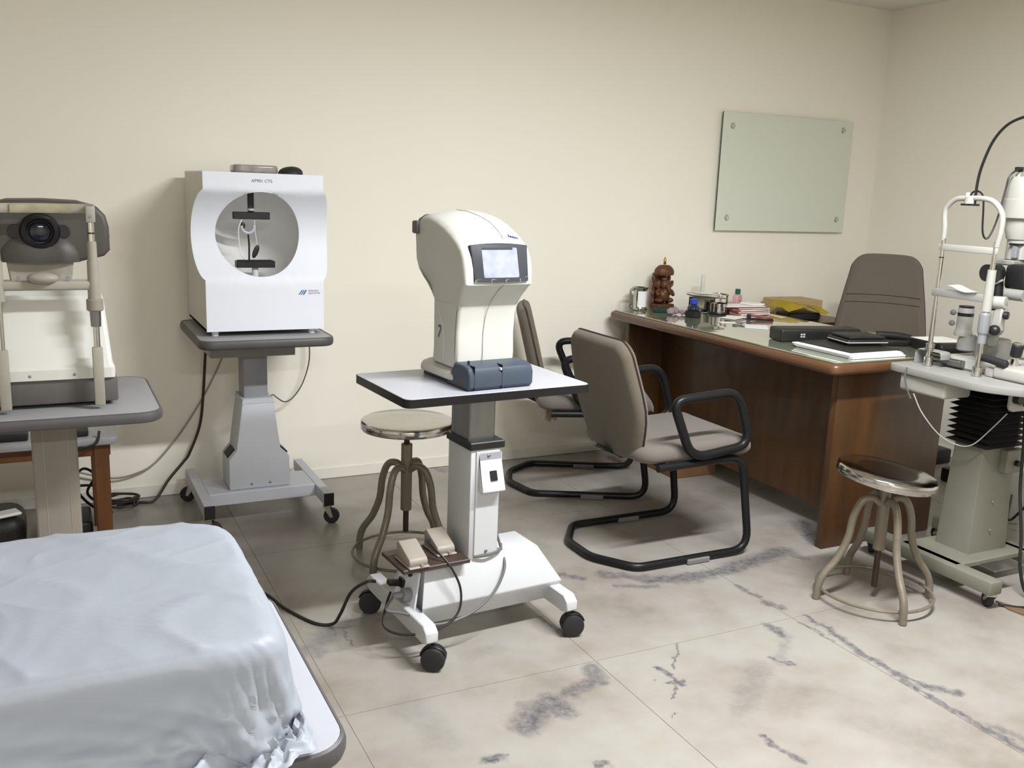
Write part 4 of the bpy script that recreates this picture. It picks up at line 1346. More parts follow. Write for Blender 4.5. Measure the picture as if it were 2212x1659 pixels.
def refractor():
    r = root('autorefractor', 'ivory autorefractor with dark grey measuring head and chin rest', 'autorefractor', (0, 2.95, .7405))
    base = part('base', box(B(), -.168, .165, 2.815, 3.17, .752, .822, .006, 2), 'grey_plastic', r)
    for x in (-.13, .13):
        for y in (2.85, 3.13):
            part('foot', cyl(B(), (x, y, .7407), (x, y, .754), .014, n=14), 'black_rubber', base)
    # ivory body with skirt
    def ringz(z, hx, ya, yb_, rr):
        return [(x, y, z) for x, y in rrect(-hx-.002, hx, ya, yb_, rr, 4)]
    t = B()
    lv = [(.822, .160, 2.806, 3.165, .012), (.850, .160, 2.806, 3.165, .012), (.862, .155, 2.816, 3.16, .012), (1.035, .141, 2.835, 3.13, .015), (1.045, .138, 2.842, 3.12, .015), (1.062, .134, 2.846, 3.12, .015), (1.068, .128, 2.852, 3.11, .015)]
    rows_ = [[t.verts.new(p) for p in ringz(*a)] for a in lv]
    n = len(rows_[0])
    for a, b in zip(rows_, rows_[1:]):
        for i in range(n): t.faces.new((a[i], a[(i+1) % n], b[(i+1) % n], b[i]))
    t.faces.new(rows_[0][::-1]); t.faces.new(rows_[-1])
    bmesh.ops.recalc_face_normals(t, faces=t.faces[:])
    body = part('body', t, 'body_white', r)
    for x in (-.055, .055):
        part('screw', ell(B(), (x, 2.8055, .835), (.004, .002, .004), 8, 6), 'knob_grey', body)
    part('neck', prism(B(), [(-.085, 1.066), (.062, 1.066), (.072, 1.145), (-.095, 1.145)], 'y', 2.875, 3.06, .004, 1), 'ivory_old', r)
    # dark head
    ol = [(-.166, 1.17), (-.166, 1.235), (-.158, 1.268), (-.138, 1.290), (-.09, 1.303), (0, 1.306), (.09, 1.303), (.138, 1.290), (.158, 1.268), (.166, 1.235), (.166, 1.172), (.150, 1.155), (.082, 1.138), (.06, 1.135), (-.08, 1.135), (-.102, 1.138), (-.152, 1.155)][::-1]
    hd = part('head', pillow(B(), ol, 'y', 2.985, .115, .014), 'grey_head', r)
    t = B()
    prism(t, [(-.167, 1.206), (-.1668, 1.21), (.1675, 1.21), (.1675, 1.206)], 'y', 2.9, 3.09)
    part('seam', t, 'black_plastic', hd)
    dome = ell(B(), (-.012, 2.885, 1.150), (.105, .042, .075), 28, 14)
    for v in dome.verts:
        v.co.z = max(v.co.z, 1.139)
    part('brow_dome', dome, 'grey_head', hd)
    lc = (-.008, 2.868, 1.222)
    part('lens_ring', lathe(B(), [(.050, 0), (.050, .012), (.045, .022), (.036, .026), (.033, .022), (.030, .016), (.0, .016)], lc, m=Matrix.Rotation(PI/2, 4, 'X'), n=36), 'black_plastic', hd)
    part('lens', ell(B(), (lc[0], 2.8525, lc[2]), (.029, .008, .029), 24, 12), 'lens_blue', hd)
    for x in (-.066, .046):
        part('side_window', prism(B(), rrect(x-.020, x+.020, 1.204, 1.240, .015), 'y', 2.866, 2.874, .001, 1), 'black_plastic', hd)
    # head rest frame on two posts
    fr = part('forehead_band', tube(B(), smooth([(-.125, 2.775, 1.284), (-.10, 2.79, 1.285), (-.05, 2.797, 1.286), (.0, 2.80, 1.287), (.05, 2.797, 1.287), (.10, 2.79, 1.288), (.125, 2.775, 1.288)], 5), .006, n=10, flat=(.0125, .004), up=(0, 0, 1)), 'ivory_old', r)
    part('pad', tube(B(), smooth([(-.075, 2.789, 1.285), (-.03, 2.794, 1.2855), (.02, 2.7945, 1.286), (.07, 2.789, 1.286)], 5), .006, n=10, flat=(.0115, .003), up=(0, 0, 1)), 'ivory_stain', fr)
    for s in (-1, 1):
        x = s*.115
        y = 2.775
        p = part('post', cyl(B(), (x, y, .905), (x, y, 1.275), .0085, n=16), 'chrome', r)
        part('end_block', box(B(), x-.012, x+.012, y-.012, y+.012, 1.252, 1.296, .004, 2), 'ivory_old', p)
        part('end_screw', cyl(B(), (x, y-.0125, 1.268), (x, y-.0135, 1.268), .004, n=12), 'knob_grey', p)
        part('groove', cyl(B(), (x, y, 1.222), (x, y, 1.226), .0089, n=16), 'black_plastic', p)
        part('upper_sleeve', cyl(B(), (x, y, 1.085), (x, y, 1.202), .0128, .0118, n=18), 'ivory_old', p)
        part('collar', cyl(B(), (x, y, 1.075), (x, y, 1.150), .0155, .0145, n=18), 'ivory_old', p)
        part('lower_sleeve', cyl(B(), (x, y, 1.045), (x, y, 1.085), .0165, n=18), 'ivory_old', p)
        if s > 0:
            part('lock_nut', cyl(B(), (x, y, 1.015), (x, y, 1.048), .0215, n=20, bev=.003), 'warm_grey_paint', p)
            part('ferrule', cyl(B(), (x, y, .972), (x, y, 1.016), .013, .0145, n=18), 'brushed', p)
        part('bracket', box(B(), x-.0135, x+.0135, y-.012, y+.012, .752, .915, .004, 2), 'ivory_old', p)
    ch_ = part('chin_bar', box(B(), -.128, .128, 2.764, 2.784, 1.072, 1.098, .008, 3), 'ivory_old', r)
    cup = ell(B(), (-.008, 2.760, 1.106), (.038, .024, .016), 24, 12)
    part('chin_cup', cup, 'ivory_old', ch_)
    part('cup_plate', prism(B(), [(-.085, 1.098), (-.075, 1.114), (-.045, 1.112), (-.03, 1.097), (.02, 1.097), (.035, 1.112), (.06, 1.114), (.07, 1.098)], 'y', 2.776, 2.783, .001, 1), 'clear_film', ch_)
    for x in (-.066, .052):
        part('pin', cyl(B(), (x, 2.775, 1.104), (x, 2.768, 1.104), .006, n=12), 'knob_grey', ch_)
refractor()

# ------------------------------------------------------------------ wooden side table behind it
def wood_table():
    r = root('side_table', 'low wooden side table with grey top behind the autorefractor', 'table', (-.32, 3.78, 0))
    poly = rrect(-.85, .203, 3.58, 3.98, .03, 4)
    part('table_top', prism(B(), poly, 'z', .418, .447, .006, 2, side_only=True), 'grey_laminate', r)
    part('apron', box(B(), -.80, .175, 3.612, 3.634, .372, .418, .002, 1), 'table_wood', r)
    part('apron', box(B(), -.80, .175, 3.926, 3.948, .372, .418, .002, 1), 'table_wood', r)
    for x in (-.80, .118):
        for y in (3.605, 3.90):
            part('leg', box(B(), x, x+.052, y, y+.052, 0, .418, .003, 1), 'table_wood', r)
wood_table()
single('power_adapter', box(B(), -.02, .105, 3.61, 3.69, .4472, .475, .006, 2), 'black_plastic', 'flat black power adapter on the wooden side table, right of the column', 'adapter')
single('power_adapter', box(B(), -.30, -.09, 3.61, 3.72, .4472, .478, .006, 2), 'black_plastic', 'long black adapter on the wooden side table, left of the column', 'adapter')
single('battery_box', box(B(), -.05, .105, 3.66, 3.86, 0, .105, .012, 3), 'leather_black', 'black box on the floor under the wooden side table', 'box')
single('dark_bag', pillow(B(), rrect(-.55, -.12, 3.66, 3.90, .06), 'z', .075, .075, .05), 'leather_black', 'dark bag on the floor under the side table at the left edge', 'bag')
single('floor_paper', rot_box(-.19, 3.70, .151, .11, .06, .012, 20, .004), 'paper', 'crumpled white paper on the dark bag', 'paper')

# ------------------------------------------------------------------ cables along the back wall
def cable(pts, r_, m, label, k=8):
    return single('cable', tube(B(), smooth(pts, k), r_, n=8), m, label, 'cable')
cable([(.60, 4.10, .693), (.598, 4.15, .64), (.585, 4.16, .46), (.566, 4.16, .318), (.519, 4.16, .196), (.491, 4.16, .157), (.43, 4.15, .09), (.385, 4.13, .03), (.357, 4.12, .0065), (.32, 4.12, .0065), (.26, 4.13, .0065), (.215, 4.10, .0065)], .0062, 'cable_brown', 'thick black cable dropping from the perimeter table to the floor')
cable([(.67, 4.08, .690), (.66, 4.15, .60), (.585, 4.172, .441), (.484, 4.178, .283), (.385, 4.178, .167), (.308, 4.178, .123), (.207, 4.178, .109), (.08, 4.17, .15), (.0, 4.16, .19)], .0042, 'cable_beige', 'thin beige cable running diagonally down the wall')
cable([(.985, 4.11, .757), (1.042, 4.15, .70), (1.05, 4.15, .592), (1.02, 4.15, .487), (.975, 4.14, .425), (.93, 4.12, .408), (.885, 4.08, .44), (.845, 3.96, .480), (.812, 3.88, .492)], .003, 'cable_grey', 'thin grey cable looping from the perimeter table right side')
pts = []
for k in range(46):
    a = k*.62
    pts.append((.235+.055*math.cos(a)+.012*math.sin(k*1.7), 4.075+.035*math.sin(a), .006+.0011*k+.008*(1+math.sin(a*.7))))
cable(pts, .0048, 'cable_brown', 'tangled brown cable coil on the floor by the side table leg', 4)
cable([(.16, 4.02, .04), (.10, 4.0, .11), (.13, 4.0, .18), (.09, 4.0, .215), (.05, 4.0, .17), (.07, 4.0, .11), (.12, 4.0, .05), (.19, 4.01, .012)], .0055, 'cable_black', 'black cable looped upright behind the side table leg')
cable([(-.02, 4.03, .125), (.05, 4.03, .135), (.12, 4.035, .13), (.18, 4.05, .10)], .0055, 'cable_black', 'short black cable stretched between the column and side table leg')
cable([(.14, 3.59, .470), (.13, 3.572, .435), (.10, 3.566, .420), (.06, 3.568, .416), (.02, 3.57, .418)], .005, 'cable_black', 'black cable curling over the side table edge')

# ================================================================== foreground: white table and covered instrument
FT = .70
def fore_table():
    r = root('instrument_table', 'white-topped grey-edged table under the plastic-covered instrument', 'instrument table', (-.12, 1.27, 0))
    poly = rrect(-.52, .304, 1.012, 1.50, .05, 7)
    top = part('table_top', prism(B(), poly, 'z', FT-.028, FT, .003, 2, side_only=True), 'white_laminate', r)
    part('edge_band', tube(B(), [(x, y, FT-.0145) for x, y in poly], .014, n=10, closed=True, flat=(.0145, .007), up=(0, 0, 1)), 'grey_edge', top)
    part('column', box(B(), -.17, -.05, 1.25, 1.36, .10, FT-.028, .008, 2), 'warm_grey_paint', r)
    part('base', box(B(), -.42, .19, 1.27, 1.34, .05, .10, .008, 2), 'warm_grey_paint', r)
    for x in (-.42, .19):
        part('foot_bar', box(B(), x-.022, x+.022, 1.08, 1.49, .05, .10, .006, 2), 'warm_grey_paint', r)
        for y in (1.11, 1.46): caster(r, x, y, .05, .023, local=False)
fore_table()

def covered():
    r = root('covered_instrument', 'instrument shrouded in a crinkled bluish-white plastic cover', 'covered instrument', (-.11, 1.28, FT))
    inner = box(B(), -.40, .175, 1.085, 1.475, FT+.001, FT+.135, .02, 3)
    part('instrument_body', inner, 'grey_plastic', r)
    cx, cy, a, b_ = -.100, 1.268, .345, .236
    H = .152
    t = B()
    NT, = (520,)
    prof = []      # (s in-plane scale, z, wrinkle amount, flare)
    for i in range(26): prof.append((i/26*.93, H, 0))
    for i in range(9):
        q = PI/2*i/8
        prof.append((.93+.07*math.sin(q), H-.028*(1-math.cos(q)), .15))
    for i in range(1, 34):
        q = i/33
        prof.append((1.0, H-.028-(H-.028-.010)*q, .15+.85*q))
    for i in range(1, 17):
        prof.append((1.0, .010, 1.0+i/16))
    rows_ = []
    def ridged(x, y, z):
        return 1-abs(noise.noise(V((x, y, z))))*2
    for s, z, w in prof:
        row = []
        for k in range(NT):
            th = 2*PI*k/NT
            c, sn = math.cos(th), math.sin(th)
            n_ = 9
            den = (abs(c)**n_+abs(sn)**n_)**(1/n_)
            ux, uy = c/den, sn/den
            x, y = cx+a*ux*s, cy+b_*uy*s
            # per-angle corner softness
            fx, fy = abs(ux), abs(uy)
            nx_, ny_ = (math.copysign(fx**8, ux), math.copysign(fy**8, uy))
            ln = math.hypot(nx_, ny_) or 1
            nx_, ny_ = nx_/ln, ny_/ln
            per = (x*ny_*-1+y*nx_)*1.0  # running coordinate along the side
            zz_ = z
            if s < .94:
                zz_ += .006*noise.noise(V((x*5, y*5, .3)))+.0045*(ridged(x*6+y*4, y*5-x*3, 1.1)**3-.3)+.0015*ridged(x*17-y*6, y*11+x*5, 4.1)**3-.010*(s**4)
                # soft corner slump towards the back right
                zz_ -= .03*max(0, ux*s)**6*max(0, uy*s)**6
            else:
                zz_ -= .010
                front = max(0, -ny_)
                wl = min(1, w)
                hz = z/H
                # broad slanting folds, finer creases, slumped gathers near the hem
                big = noise.noise(V((per*4.0+hz*1.3, hz*1.6, 2.0+th*.15)))
                diag = ridged(per*6.5+hz*2.6, hz*1.2-per*2, 5.0)
                sm = ridged(per*15-hz*3.2, hz*4.0+per*5, 8.0)
                hem = max(0, 1-hz/.42)
                roll = ridged(per*2.2+hz*.9, hz*7.5+per*1.4, 21.0)
                disp = wl*(.018*big+.016*(diag-.55)+.006*(sm-.5))+hem*(.020*(roll-.35)+.012)*(.25+.75*front)
                corner = min(fx, fy)**10
                disp *= 1-.75*min(fx, fy)**10
                x += nx_*(disp+.016*math.sin(PI*min(1, hz*1.1))*wl); y += ny_*(disp+.012*math.sin(PI*min(1, hz*1.1))*wl)
                x += nx_*corner*wl*.006*ridged(hz*6, th*6, 3.0)
                zz_ += hem*.006*(roll-.5)
                if w > 1:
                    q = w-1
                    L_ = .012+.050*front*(.6+.8*max(0, noise.noise(V((per*3.0, 1, 4)))))+.012*max(0, noise.noise(V((per*5.0, th, 9))))
                    x += nx_*L_*q; y += ny_*L_*q
                    f1 = ridged(q*2.1+per*3.4, per*2.0, 11.0)
                    f2 = ridged(per*12+q*3, q*2.0, 17.0)
                    zz_ = .003+(.024*max(0, f1-.15)+.008*max(0, f2))*(1-.8*q*q)
            row.append(t.verts.new((x, y, FT+max(zz_, .0015))))
            if s == 0: break
        rows_.append(row)
    for A_, C_ in zip(rows_, rows_[1:]):
        if len(A_) == 1:
            for k in range(NT): t.faces.new((A_[0], C_[k], C_[(k+1) % NT]))
        else:
            for k in range(NT): t.faces.new((A_[k], C_[k], C_[(k+1) % NT], A_[(k+1) % NT]))
    bmesh.ops.recalc_face_normals(t, faces=t.faces[:])
    part('plastic_cover', t, 'cover_plastic', r, sharp=75)
covered()

# ================================================================== slit lamp and its table (right)
ST = .785
def slit_table():
    r = root('instrument_table', 'grey lift table with black bellows column carrying the slit lamp', 'instrument table', (3.12, 2.25, 0))
    poly = [(2.875, 2.515), (2.865, 2.48), (2.842, 2.13), (2.858, 2.075), (2.915, 1.99), (2.96, 1.965), (3.50, 1.93), (3.55, 1.98), (3.55, 2.48), (3.51, 2.52)]
    poly = [(p.x, p.y) for p in fillet([(x, y, 0) for x, y in poly], .03, 3, True)]
    part('table_top', prism(B(), poly, 'z', ST-.028, ST, .004, 2, side_only=True), 'slit_table', r)
    part('drawer', box(B(), 2.875, 3.02, 2.255, 2.46, .692, .757, .012, 3), 'slit_white', r)
    # bellows
    cx, cy = 3.145, 2.262
    t = B()
    nf = 11
    prev = None
    for i in range(2*nf+1):
        z = .505+(.757-.505)*i/(2*nf)
        h = .108 if i % 2 else .082
        k = 1 if h > .1 else .95
        row = [t.verts.new((x, y, z)) for x, y in rrect(cx-h*1.05, cx+h*1.05, cy-h*.86, cy+h*.86, .01, 2)]
        if prev:
            for j in range(len(row)): t.faces.new((prev[j], prev[(j+1) % len(row)], row[(j+1) % len(row)], row[j]))
        prev = row
    bmesh.ops.recalc_face_normals(t, faces=t.faces[:])
    part('bellows', t, 'black_rubber', r, sharp=20)
    b = B()
    lo = rrect(cx-.115, cx+.098, cy-.078, cy+.072, .006, 2); hi = rrect(cx-.090, cx+.088, cy-.062, cy+.062, .006, 2)
    t = B()
    L_ = [t.verts.new((x, y, .105)) for x, y in lo]; H_ = [t.verts.new((x, y, .508)) for x, y in hi]
    n = len(L_)
    for i in range(n): t.faces.new((L_[i], L_[(i+1) % n], H_[(i+1) % n], H_[i]))
    t.faces.new(L_[::-1]); t.faces.new(H_)
    bmesh.ops.recalc_face_normals(t, faces=t.faces[:])
    col = part('column', t, 'slit_grey_green', r)
    for y in (2.222, 2.31):
        part('screw', ell(B(), (3.0555, y, .490), (.003, .0045, .0045), 8, 6), 'knob_grey', col)
    part('junction_box', box(B(), 3.15, 3.245, 2.165, 2.20, .41, .50, .004, 1), 'slit_grey_green', r)
    part('knob', cyl(B(), (3.20, 2.165, .45), (3.20, 2.150, .45), .011, n=14), 'black_plastic', r)
    for (y, z) in ((2.186, .30), (2.181, .19)):
        part('screw', ell(B(), (3.13, y, z), (.0045, .003, .0045), 8, 6), 'knob_grey', col)
    part('control_panel', prism(B(), rrect(3.05, 3.22, .665, .745, .025), 'y', 2.118, 2.132, .003, 1), 'slit_white', r)
    for x, q in ((3.075, .019), (3.13, .010), (3.17, .013)):
        part('control_knob', cyl(B(), (x, 2.119, .715 if q > .012 else .690), (x, 2.095, .715 if q > .012 else .690), q, n=14, bev=.002), 'black_plastic', r)
    part('base_plate', box(B(), 2.90, 3.30, 2.13, 2.38, .083, .105, .004, 1), 'slit_grey_green', r)
    f = part('foot_bar', box(B(), 2.872, 2.935, 1.965, 2.545, .055, .105, .006, 2), 'slit_grey_green', r)
    part('foot_bar', box(B(), 3.27, 3.33, 1.965, 2.545, .055, .105, .006, 2), 'slit_grey_green', r)
    for x, y, a in ((2.905, 1.985, 60), (2.905, 2.52, 30), (3.30, 1.99, -40), (3.30, 2.52, 80)):
        part('stem', cyl(B(), (x, y, .03), (x, y, .06), .010, n=10), 'black_plastic', r)
        caster(r, x, y, .058, .027, local=False, metal=True, ang=R(a))
    part('foot_switch', box(B(), 3.02, 3.12, 2.06, 2.14, .0835, .089, .002, 1), 'brushed', r)
slit_table()

def slit_lamp():
    r = root('slit_lamp', 'white slit lamp microscope with arched head rest and black eyepieces', 'slit lamp', (3.08, 2.27, ST))
    HX = 2.965
    yl, yr = 2.415, 2.205
    # head rest: chrome posts, white arch
    arch = [(HX, yl+.001, 1.255), (HX, yl+.002, 1.30), (HX, yl+.009, 1.345), (HX, yl+.004, 1.375), (HX, yl-.03, 1.403), (HX, yl-.075, 1.408), (HX, yr+.065, 1.408), (HX, yr+.02, 1.395), (HX, yr-.014, 1.355), (HX, yr-.018, 1.30), (HX, yr-.010, 1.245)]
    ar = part('head_arch', tube(B(), smooth(arch, 6), .0095, n=12), 'slit_white', r)
    for k, (y, s) in enumerate(((yl, 1), (yr, -1))):
        p = part('post', cyl(B(), (HX, y, ST), (HX, y-(.006 if s < 0 else 0), 1.262), .0088, n=16), 'chrome', r)
        part('socket', cyl(B(), (HX, y, ST), (HX, y, ST+.036), .017, .0165, n=18, bev=.002), 'chrome', p)
        if s > 0:
            part('ring', cyl(B(), (HX, y, ST+.07), (HX, y, ST+.085), .0165, n=18), 'chrome', p)
            part('mark', cyl(B(), (HX, y, 1.190), (HX, y, 1.194), .0092, n=16), 'black_plastic', p)
        else:
            part('white_sleeve', cyl(B(), (HX, y-.003, 1.02), (HX, y-.005, 1.165), .0165, .0145, n=18), 'slit_white', p)
            part('chin_knob', lathe(B(), [(.014, 0), (.018, .008), (.0195, .02), (.019, .072), (.016, .08)], (HX, y-.002, .935), n=14), 'knob_grey', p, sharp=15)
            part('lower_ring', cyl(B(), (HX, y-.001, .905), (HX, y-.001, .938), .0145, n=18), 'knob_grey', p)
    bd = part('forehead_band', box(B(), HX-.008, HX+.004, yr-.018, yl+.014, 1.218, 1.242, .004, 2), 'slit_white', r)
    for y in (yl+.002, yr-.008):
        part('rivet', cyl(B(), (HX-.0082, y, 1.230), (HX-.0095, y, 1.230), .004, n=10), 'knob_grey', bd)
    cb = part('chin_bar', box(B(), HX-.012, HX+.012, yr, yl+.016, 1.050, 1.078, .004, 2), 'slit_table', r)
    paper = B()
    g = []
    for i in range(13):
        u = i/12
        y = yl-.055-.125*u
        z = 1.085+.010*math.sin(u*5.2+1.2)*(1-u*.5)
        g.append([paper.verts.new((HX-.022, y, z)), paper.verts.new((HX+.026, y-.006, z+.004))])
    for a_, b_ in zip(g, g[1:]): paper.faces.new((a_[0], b_[0], b_[1], a_[1]))
    bmesh.ops.solidify(paper, geom=paper.faces[:], thickness=.0012)
    part('chin_paper', paper, 'paper', cb)
    # fixation lamp on the arch
    fl_ = part('fixation_clamp', cyl(B(), (HX, 2.325, 1.388), (HX, 2.325, 1.412), .020, .018, n=18), 'slit_white', r)
    part('clamp_plate', box(B(), HX-.02, HX+.02, 2.30, 2.348, 1.382, 1.389, .001, 1), 'black_plastic', fl_)
    part('clamp_post', cyl(B(), (HX, 2.338, 1.40), (HX, 2.338, 1.428), .007, n=10), 'frosted', fl_)
    part('lamp_lead', tube(B(), smooth([(HX, 2.306, 1.39), (HX, 2.306, 1.46), (HX, 2.297, 1.52), (HX, 2.268, 1.60), (HX, 2.225, 1.652), (HX, 2.17, 1.677), (HX, 2.10, 1.685), (HX, 2.03, 1.67)], 8), .005, n=8), 'cable_black', r)
    part('lamp_lead', tube(B(), smooth([(HX, 2.33, 1.412), (HX, 2.318, 1.43), (HX, 2.295, 1.432), (HX, 2.276, 1.415), (HX, 2.268, 1.37), (HX+.01, 2.268, 1.30), (HX+.02, 2.262, 1.272), (HX+.03, 2.252, 1.28), (HX+.05, 2.246, 1.34), (HX+.07, 2.245, 1.44), (HX+.08, 2.242, 1.49), (3.08, 2.235, 1.515), (3.10, 2.237, 1.512)], 7), .0033, n=8), 'cable_black', r)
    # illumination tower
    cx, cy = 3.135, 2.24
    tw = part('lamp_housing', lathe(B(), [(0, 1.345), (.066, 1.345), (.067, 1.352), (.0655, 1.41), (.0635, 1.412), (.0635, 1.478), (.061, 1.488), (.0, 1.490)], (cx, cy, 0), n=36), 'slit_white', r, sharp=40)
    part('socket', cyl(B(), (3.10, cy+.01, 1.488), (3.10, cy+.01, 1.505), .009, n=12), 'slit_white', tw)
    part('plug', box(B(), 3.090, 3.112, cy, cy+.022, 1.505, 1.522, .002, 1), 'black_plastic', tw)
    part('lamp_neck', lathe(B(), [(.040, 1.27), (.048, 1.30), (.050, 1.345)], (cx, cy, 0), n=28), 'slit_white', r)
    part('slit_drum', lathe(B(), [(.030, 1.195), (.038, 1.20), (.038, 1.27)], (cx+.004, cy, 0), n=24), 'slit_white', r)
    part('filter_knob', cyl(B(), (cx-.045, cy+.036, 1.262), (cx-.05, cy+.045, 1.262), .006, n=10), 'black_plastic', r)
    part('filter_lever', box(B(), cx-.048, cx-.01, cy-.035, cy-.0, 1.25, 1.257, .001, 1), 'black_plastic', r)
    part('filter_lever', box(B(), cx-.045, cx-.025, cy-.03, cy-.012, 1.205, 1.25, .002, 1), 'knob_grey', r)
    part('shelf', box(B(), cx-.052, cx+.03, cy-.03, cy+.055, 1.178, 1.197, .004, 1), 'slit_table', r)
    # mirror/prism arm and binocular body
    mb = part('microscope_body', box(B(), 3.06, 3.20, 2.135, 2.225, 1.095, 1.185, .018, 3), 'black_plastic', r)
    part('objective', cyl(B(), (3.07, 2.245, 1.15), (3.00, 2.255, 1.15), .030, n=24, bev=.005), 'black_plastic', mb)
    part('mirror_arm', tube(B(), [(3.04, 2.235, 1.16), (3.045, 2.222, 1.02)], .021, n=12), 'black_plastic', mb)
    part('lever', cyl(B(), (3.0, 2.24, 1.10), (3.03, 2.20, 1.13), .004, n=8), 'chrome', mb)
    for dy in (-.03, .03):
        part('eyepiece', cyl(B(), (3.20, 2.18+dy, 1.15), (3.29, 2.17+dy, 1.17), .022, .018, n=20, bev=.003), 'black_plastic', mb)
    part('magnifier_drum', cyl(B(), (3.06, 2.13, 1.08), (3.06, 2.20, 1.08), .02, n=18), 'slit_table', r)
    # swing arms
    arm = part('swing_arm', tube(B(), smooth([(3.06, 2.21, 1.03), (3.055, 2.215, .99), (3.07, 2.22, .95), (3.09, 2.25, .93), (3.11, 2.27, .89)], 6), .019, n=12), 'slit_white', r)
    part('pivot', cyl(B(), (3.00, 2.232, 1.048), (3.015, 2.165, 1.052), .023, n=20, bev=.003), 'slit_white', arm)
    part('pivot_screw', cyl(B(), (3.0155, 2.166, 1.052), (3.0155, 2.163, 1.052), .006, n=10), 'knob_grey', arm)
    a2 = part('microscope_arm', prism(B(), [(2.165, 1.035), (2.195, 1.04), (2.205, .965), (2.19, .945), (2.17, .95)], 'x', 3.00, 3.03, .004, 1), 'slit_white', r)
    part('arm_knob', cyl(B(), (3.005, 2.163, 1.010), (3.012, 2.146, 1.010), .014, n=16, bev=.003), 'black_plastic', a2)
    part('arm_knob', ell(B(), (2.99, 2.178, .955), (.018, .021, .019), 18, 10), 'black_plastic', a2)
    part('yoke', tube(B(), smooth([(3.02, 2.19, .95), (3.03, 2.235, .935), (3.07, 2.27, .925), (3.12, 2.29, .93)], 6), .015, n=10), 'slit_table', r)
    # rotation pillar with small cylinder
    c2 = part('slit_pillar', lathe(B(), [(.032, .905), (.034, .912), (.030, .925), (.028, .93), (.028, 1.008), (.026, 1.012)], (3.10, 2.385, -.005), n=26), 'slit_white', r)
    part('pillar_cap', cyl(B(), (3.10, 2.385, 1.006), (3.10, 2.385, 1.013), .027, n=24), 'black_plastic', c2)
    part('pillar_band', cyl(B(), (3.10, 2.385, .975), (3.10, 2.385, .987), .0287, n=24), 'black_plastic', c2)
    for z in (.985, .945):
        part('side_knob', ell(B(), (3.07, 2.417, z), (.010, .012, .011), 12, 8), 'knob_grey', c2)
    # cross slide and base
    part('slide_neck', lathe(B(), [(.030, .845), (.036, .85), (.036, .88), (.028, .905)], (3.11, 2.37, 0), n=24), 'slit_table', r)
    part('drum', lathe(B(), [(.060, .80), (.062, .805), (.062, .892), (.058, .900), (0, .902)], (3.16, 2.30, 0), n=32), 'slit_table', r)
    base = part('slide_base', box(B(), 3.03, 3.24, 2.19, 2.41, ST+.001, .828, .006, 2), 'slit_white', r)
    part('scale_plate', box(B(), 3.0285, 3.031, 2.235, 2.36, .793, .822), 'silver_print', base)
    part('track_cover', box(B(), 2.99, 3.25, 2.02, 2.165, ST+.001, .832, .012, 3), 'slit_white', r)
    part('track_cover', box(B(), 3.0, 3.03, 2.165, 2.20, ST+.001, .818, .005, 2), 'slit_white', r)
    part('rail_guard', tube(B(), fillet([(HX+.03, yl+.065, ST+.001), (HX+.03, yl+.065, ST+.056), (HX+.03, yl-.05, ST+.056), (HX+.03, yl-.05, ST+.03)], .02), .005, n=8, flat=(.004, .028), up=(0, 1, 0)), 'slit_table', r)
    part('rail', cyl(B(), (HX+.055, yl+.03, ST+.022), (HX+.055, yl-.11, ST+.022), .014, n=14), 'brushed', r)
    js = part('joystick', tube(B(), [(3.06, 2.135, .832), (3.055, 2.13, .86), (3.053, 2.128, .868)], [.017, .012, .016], n=18), 'chrome', r)
    part('joystick_grip', cyl(B(), (3.053, 2.128, .868), (3.045, 2.117, .912), .019, .020, n=20, bev=.002), 'black_rubber', js)
    part('joystick_cap', cyl(B(), (3.045, 2.117, .9115), (3.0447, 2.1168, .914), .016, n=18), 'chrome', js)
    part('lock_handle', cyl(B(), (2.995, 2.215, .852), (2.995, 2.115, .842), .0125, .0150, n=18, bev=.004), 'black_rubber', r)
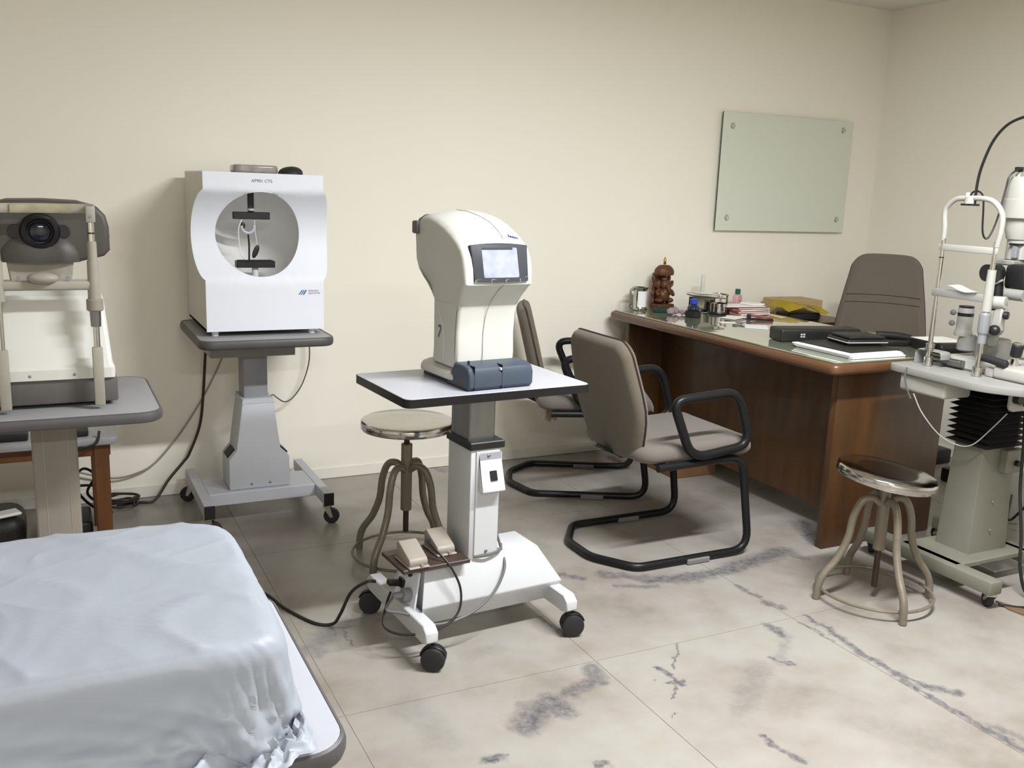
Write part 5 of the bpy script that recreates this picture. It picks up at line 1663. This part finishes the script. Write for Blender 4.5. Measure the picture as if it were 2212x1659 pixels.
slit_lamp()

# slit-lamp leads
cable([(2.850, 2.41, .786), (2.846, 2.41, .75), (2.856, 2.40, .70), (2.866, 2.39, .67)], .003, 'cable_grey', 'thin dark lead hanging in front of the slit lamp drawer')
cable([(2.872, 2.385, .69), (2.90, 2.36, .62), (2.945, 2.31, .545), (2.985, 2.255, .515), (3.00, 2.205, .53), (3.03, 2.16, .60), (3.05, 2.125, .66)], .0022, 'silver_print', 'thin pale wire sagging across the black bellows')
cable([(3.17, 2.14, .66), (3.14, 2.105, .53), (3.135, 2.09, .38), (3.12, 2.05, .22), (3.10, 2.02, .10), (3.11, 1.98, .012), (3.2, 1.93, .0065)], .006, 'cable_black', 'thick black cable dropping from the bellows table to the floor')
cable([(3.70, 2.50, .16), (3.50, 2.36, .12), (3.30, 2.13, .30), (3.17, 2.02, .15), (3.12, 1.985, .05), (3.10, 1.95, .006), (3.02, 1.93, .006), (2.95, 1.98, .006)], .005, 'cable_black', 'black mains lead running from the plug past the bellows table')
def outlet():
    r = root('extension_board', 'white extension board with black plug on the floor behind the slit lamp', 'extension board', (3.86, 2.62, 0), R(45))
    b = part('board', box(B(), -.09, .09, -.035, .035, .0, .235, .006, 2), 'slit_white', r, local=True)
    part('plug', lathe(B(), [(.022, 0), (.024, .02), (.016, .035), (.008, .05)], (0, -.036, .175), m=Matrix.Rotation(PI/2, 4, 'X'), n=16), 'black_plastic', r, local=True)
outlet()
single('adapter_brick', box(B(), 4.05, 4.13, 3.06, 3.14, 0, .07, .01, 2), 'black_plastic', 'black adapter on the floor by the right wall beyond the desk end', 'adapter')
single('adapter_brick', box(B(), 4.25, 4.38, 3.34, 3.46, 0, .08, .01, 2), 'black_plastic', 'dark box on the floor in the far right corner behind the desk', 'box')
b = prism(B(), [(2.975, 2.012), (2.955, 1.945), (3.02, 1.66), (3.10, 1.68)], 'z', .0, .006, .001, 1)
single('wood_strip', b, 'pine_strip', 'flat pale wooden strip lying on the marble by the slit lamp caster', 'wood strip')
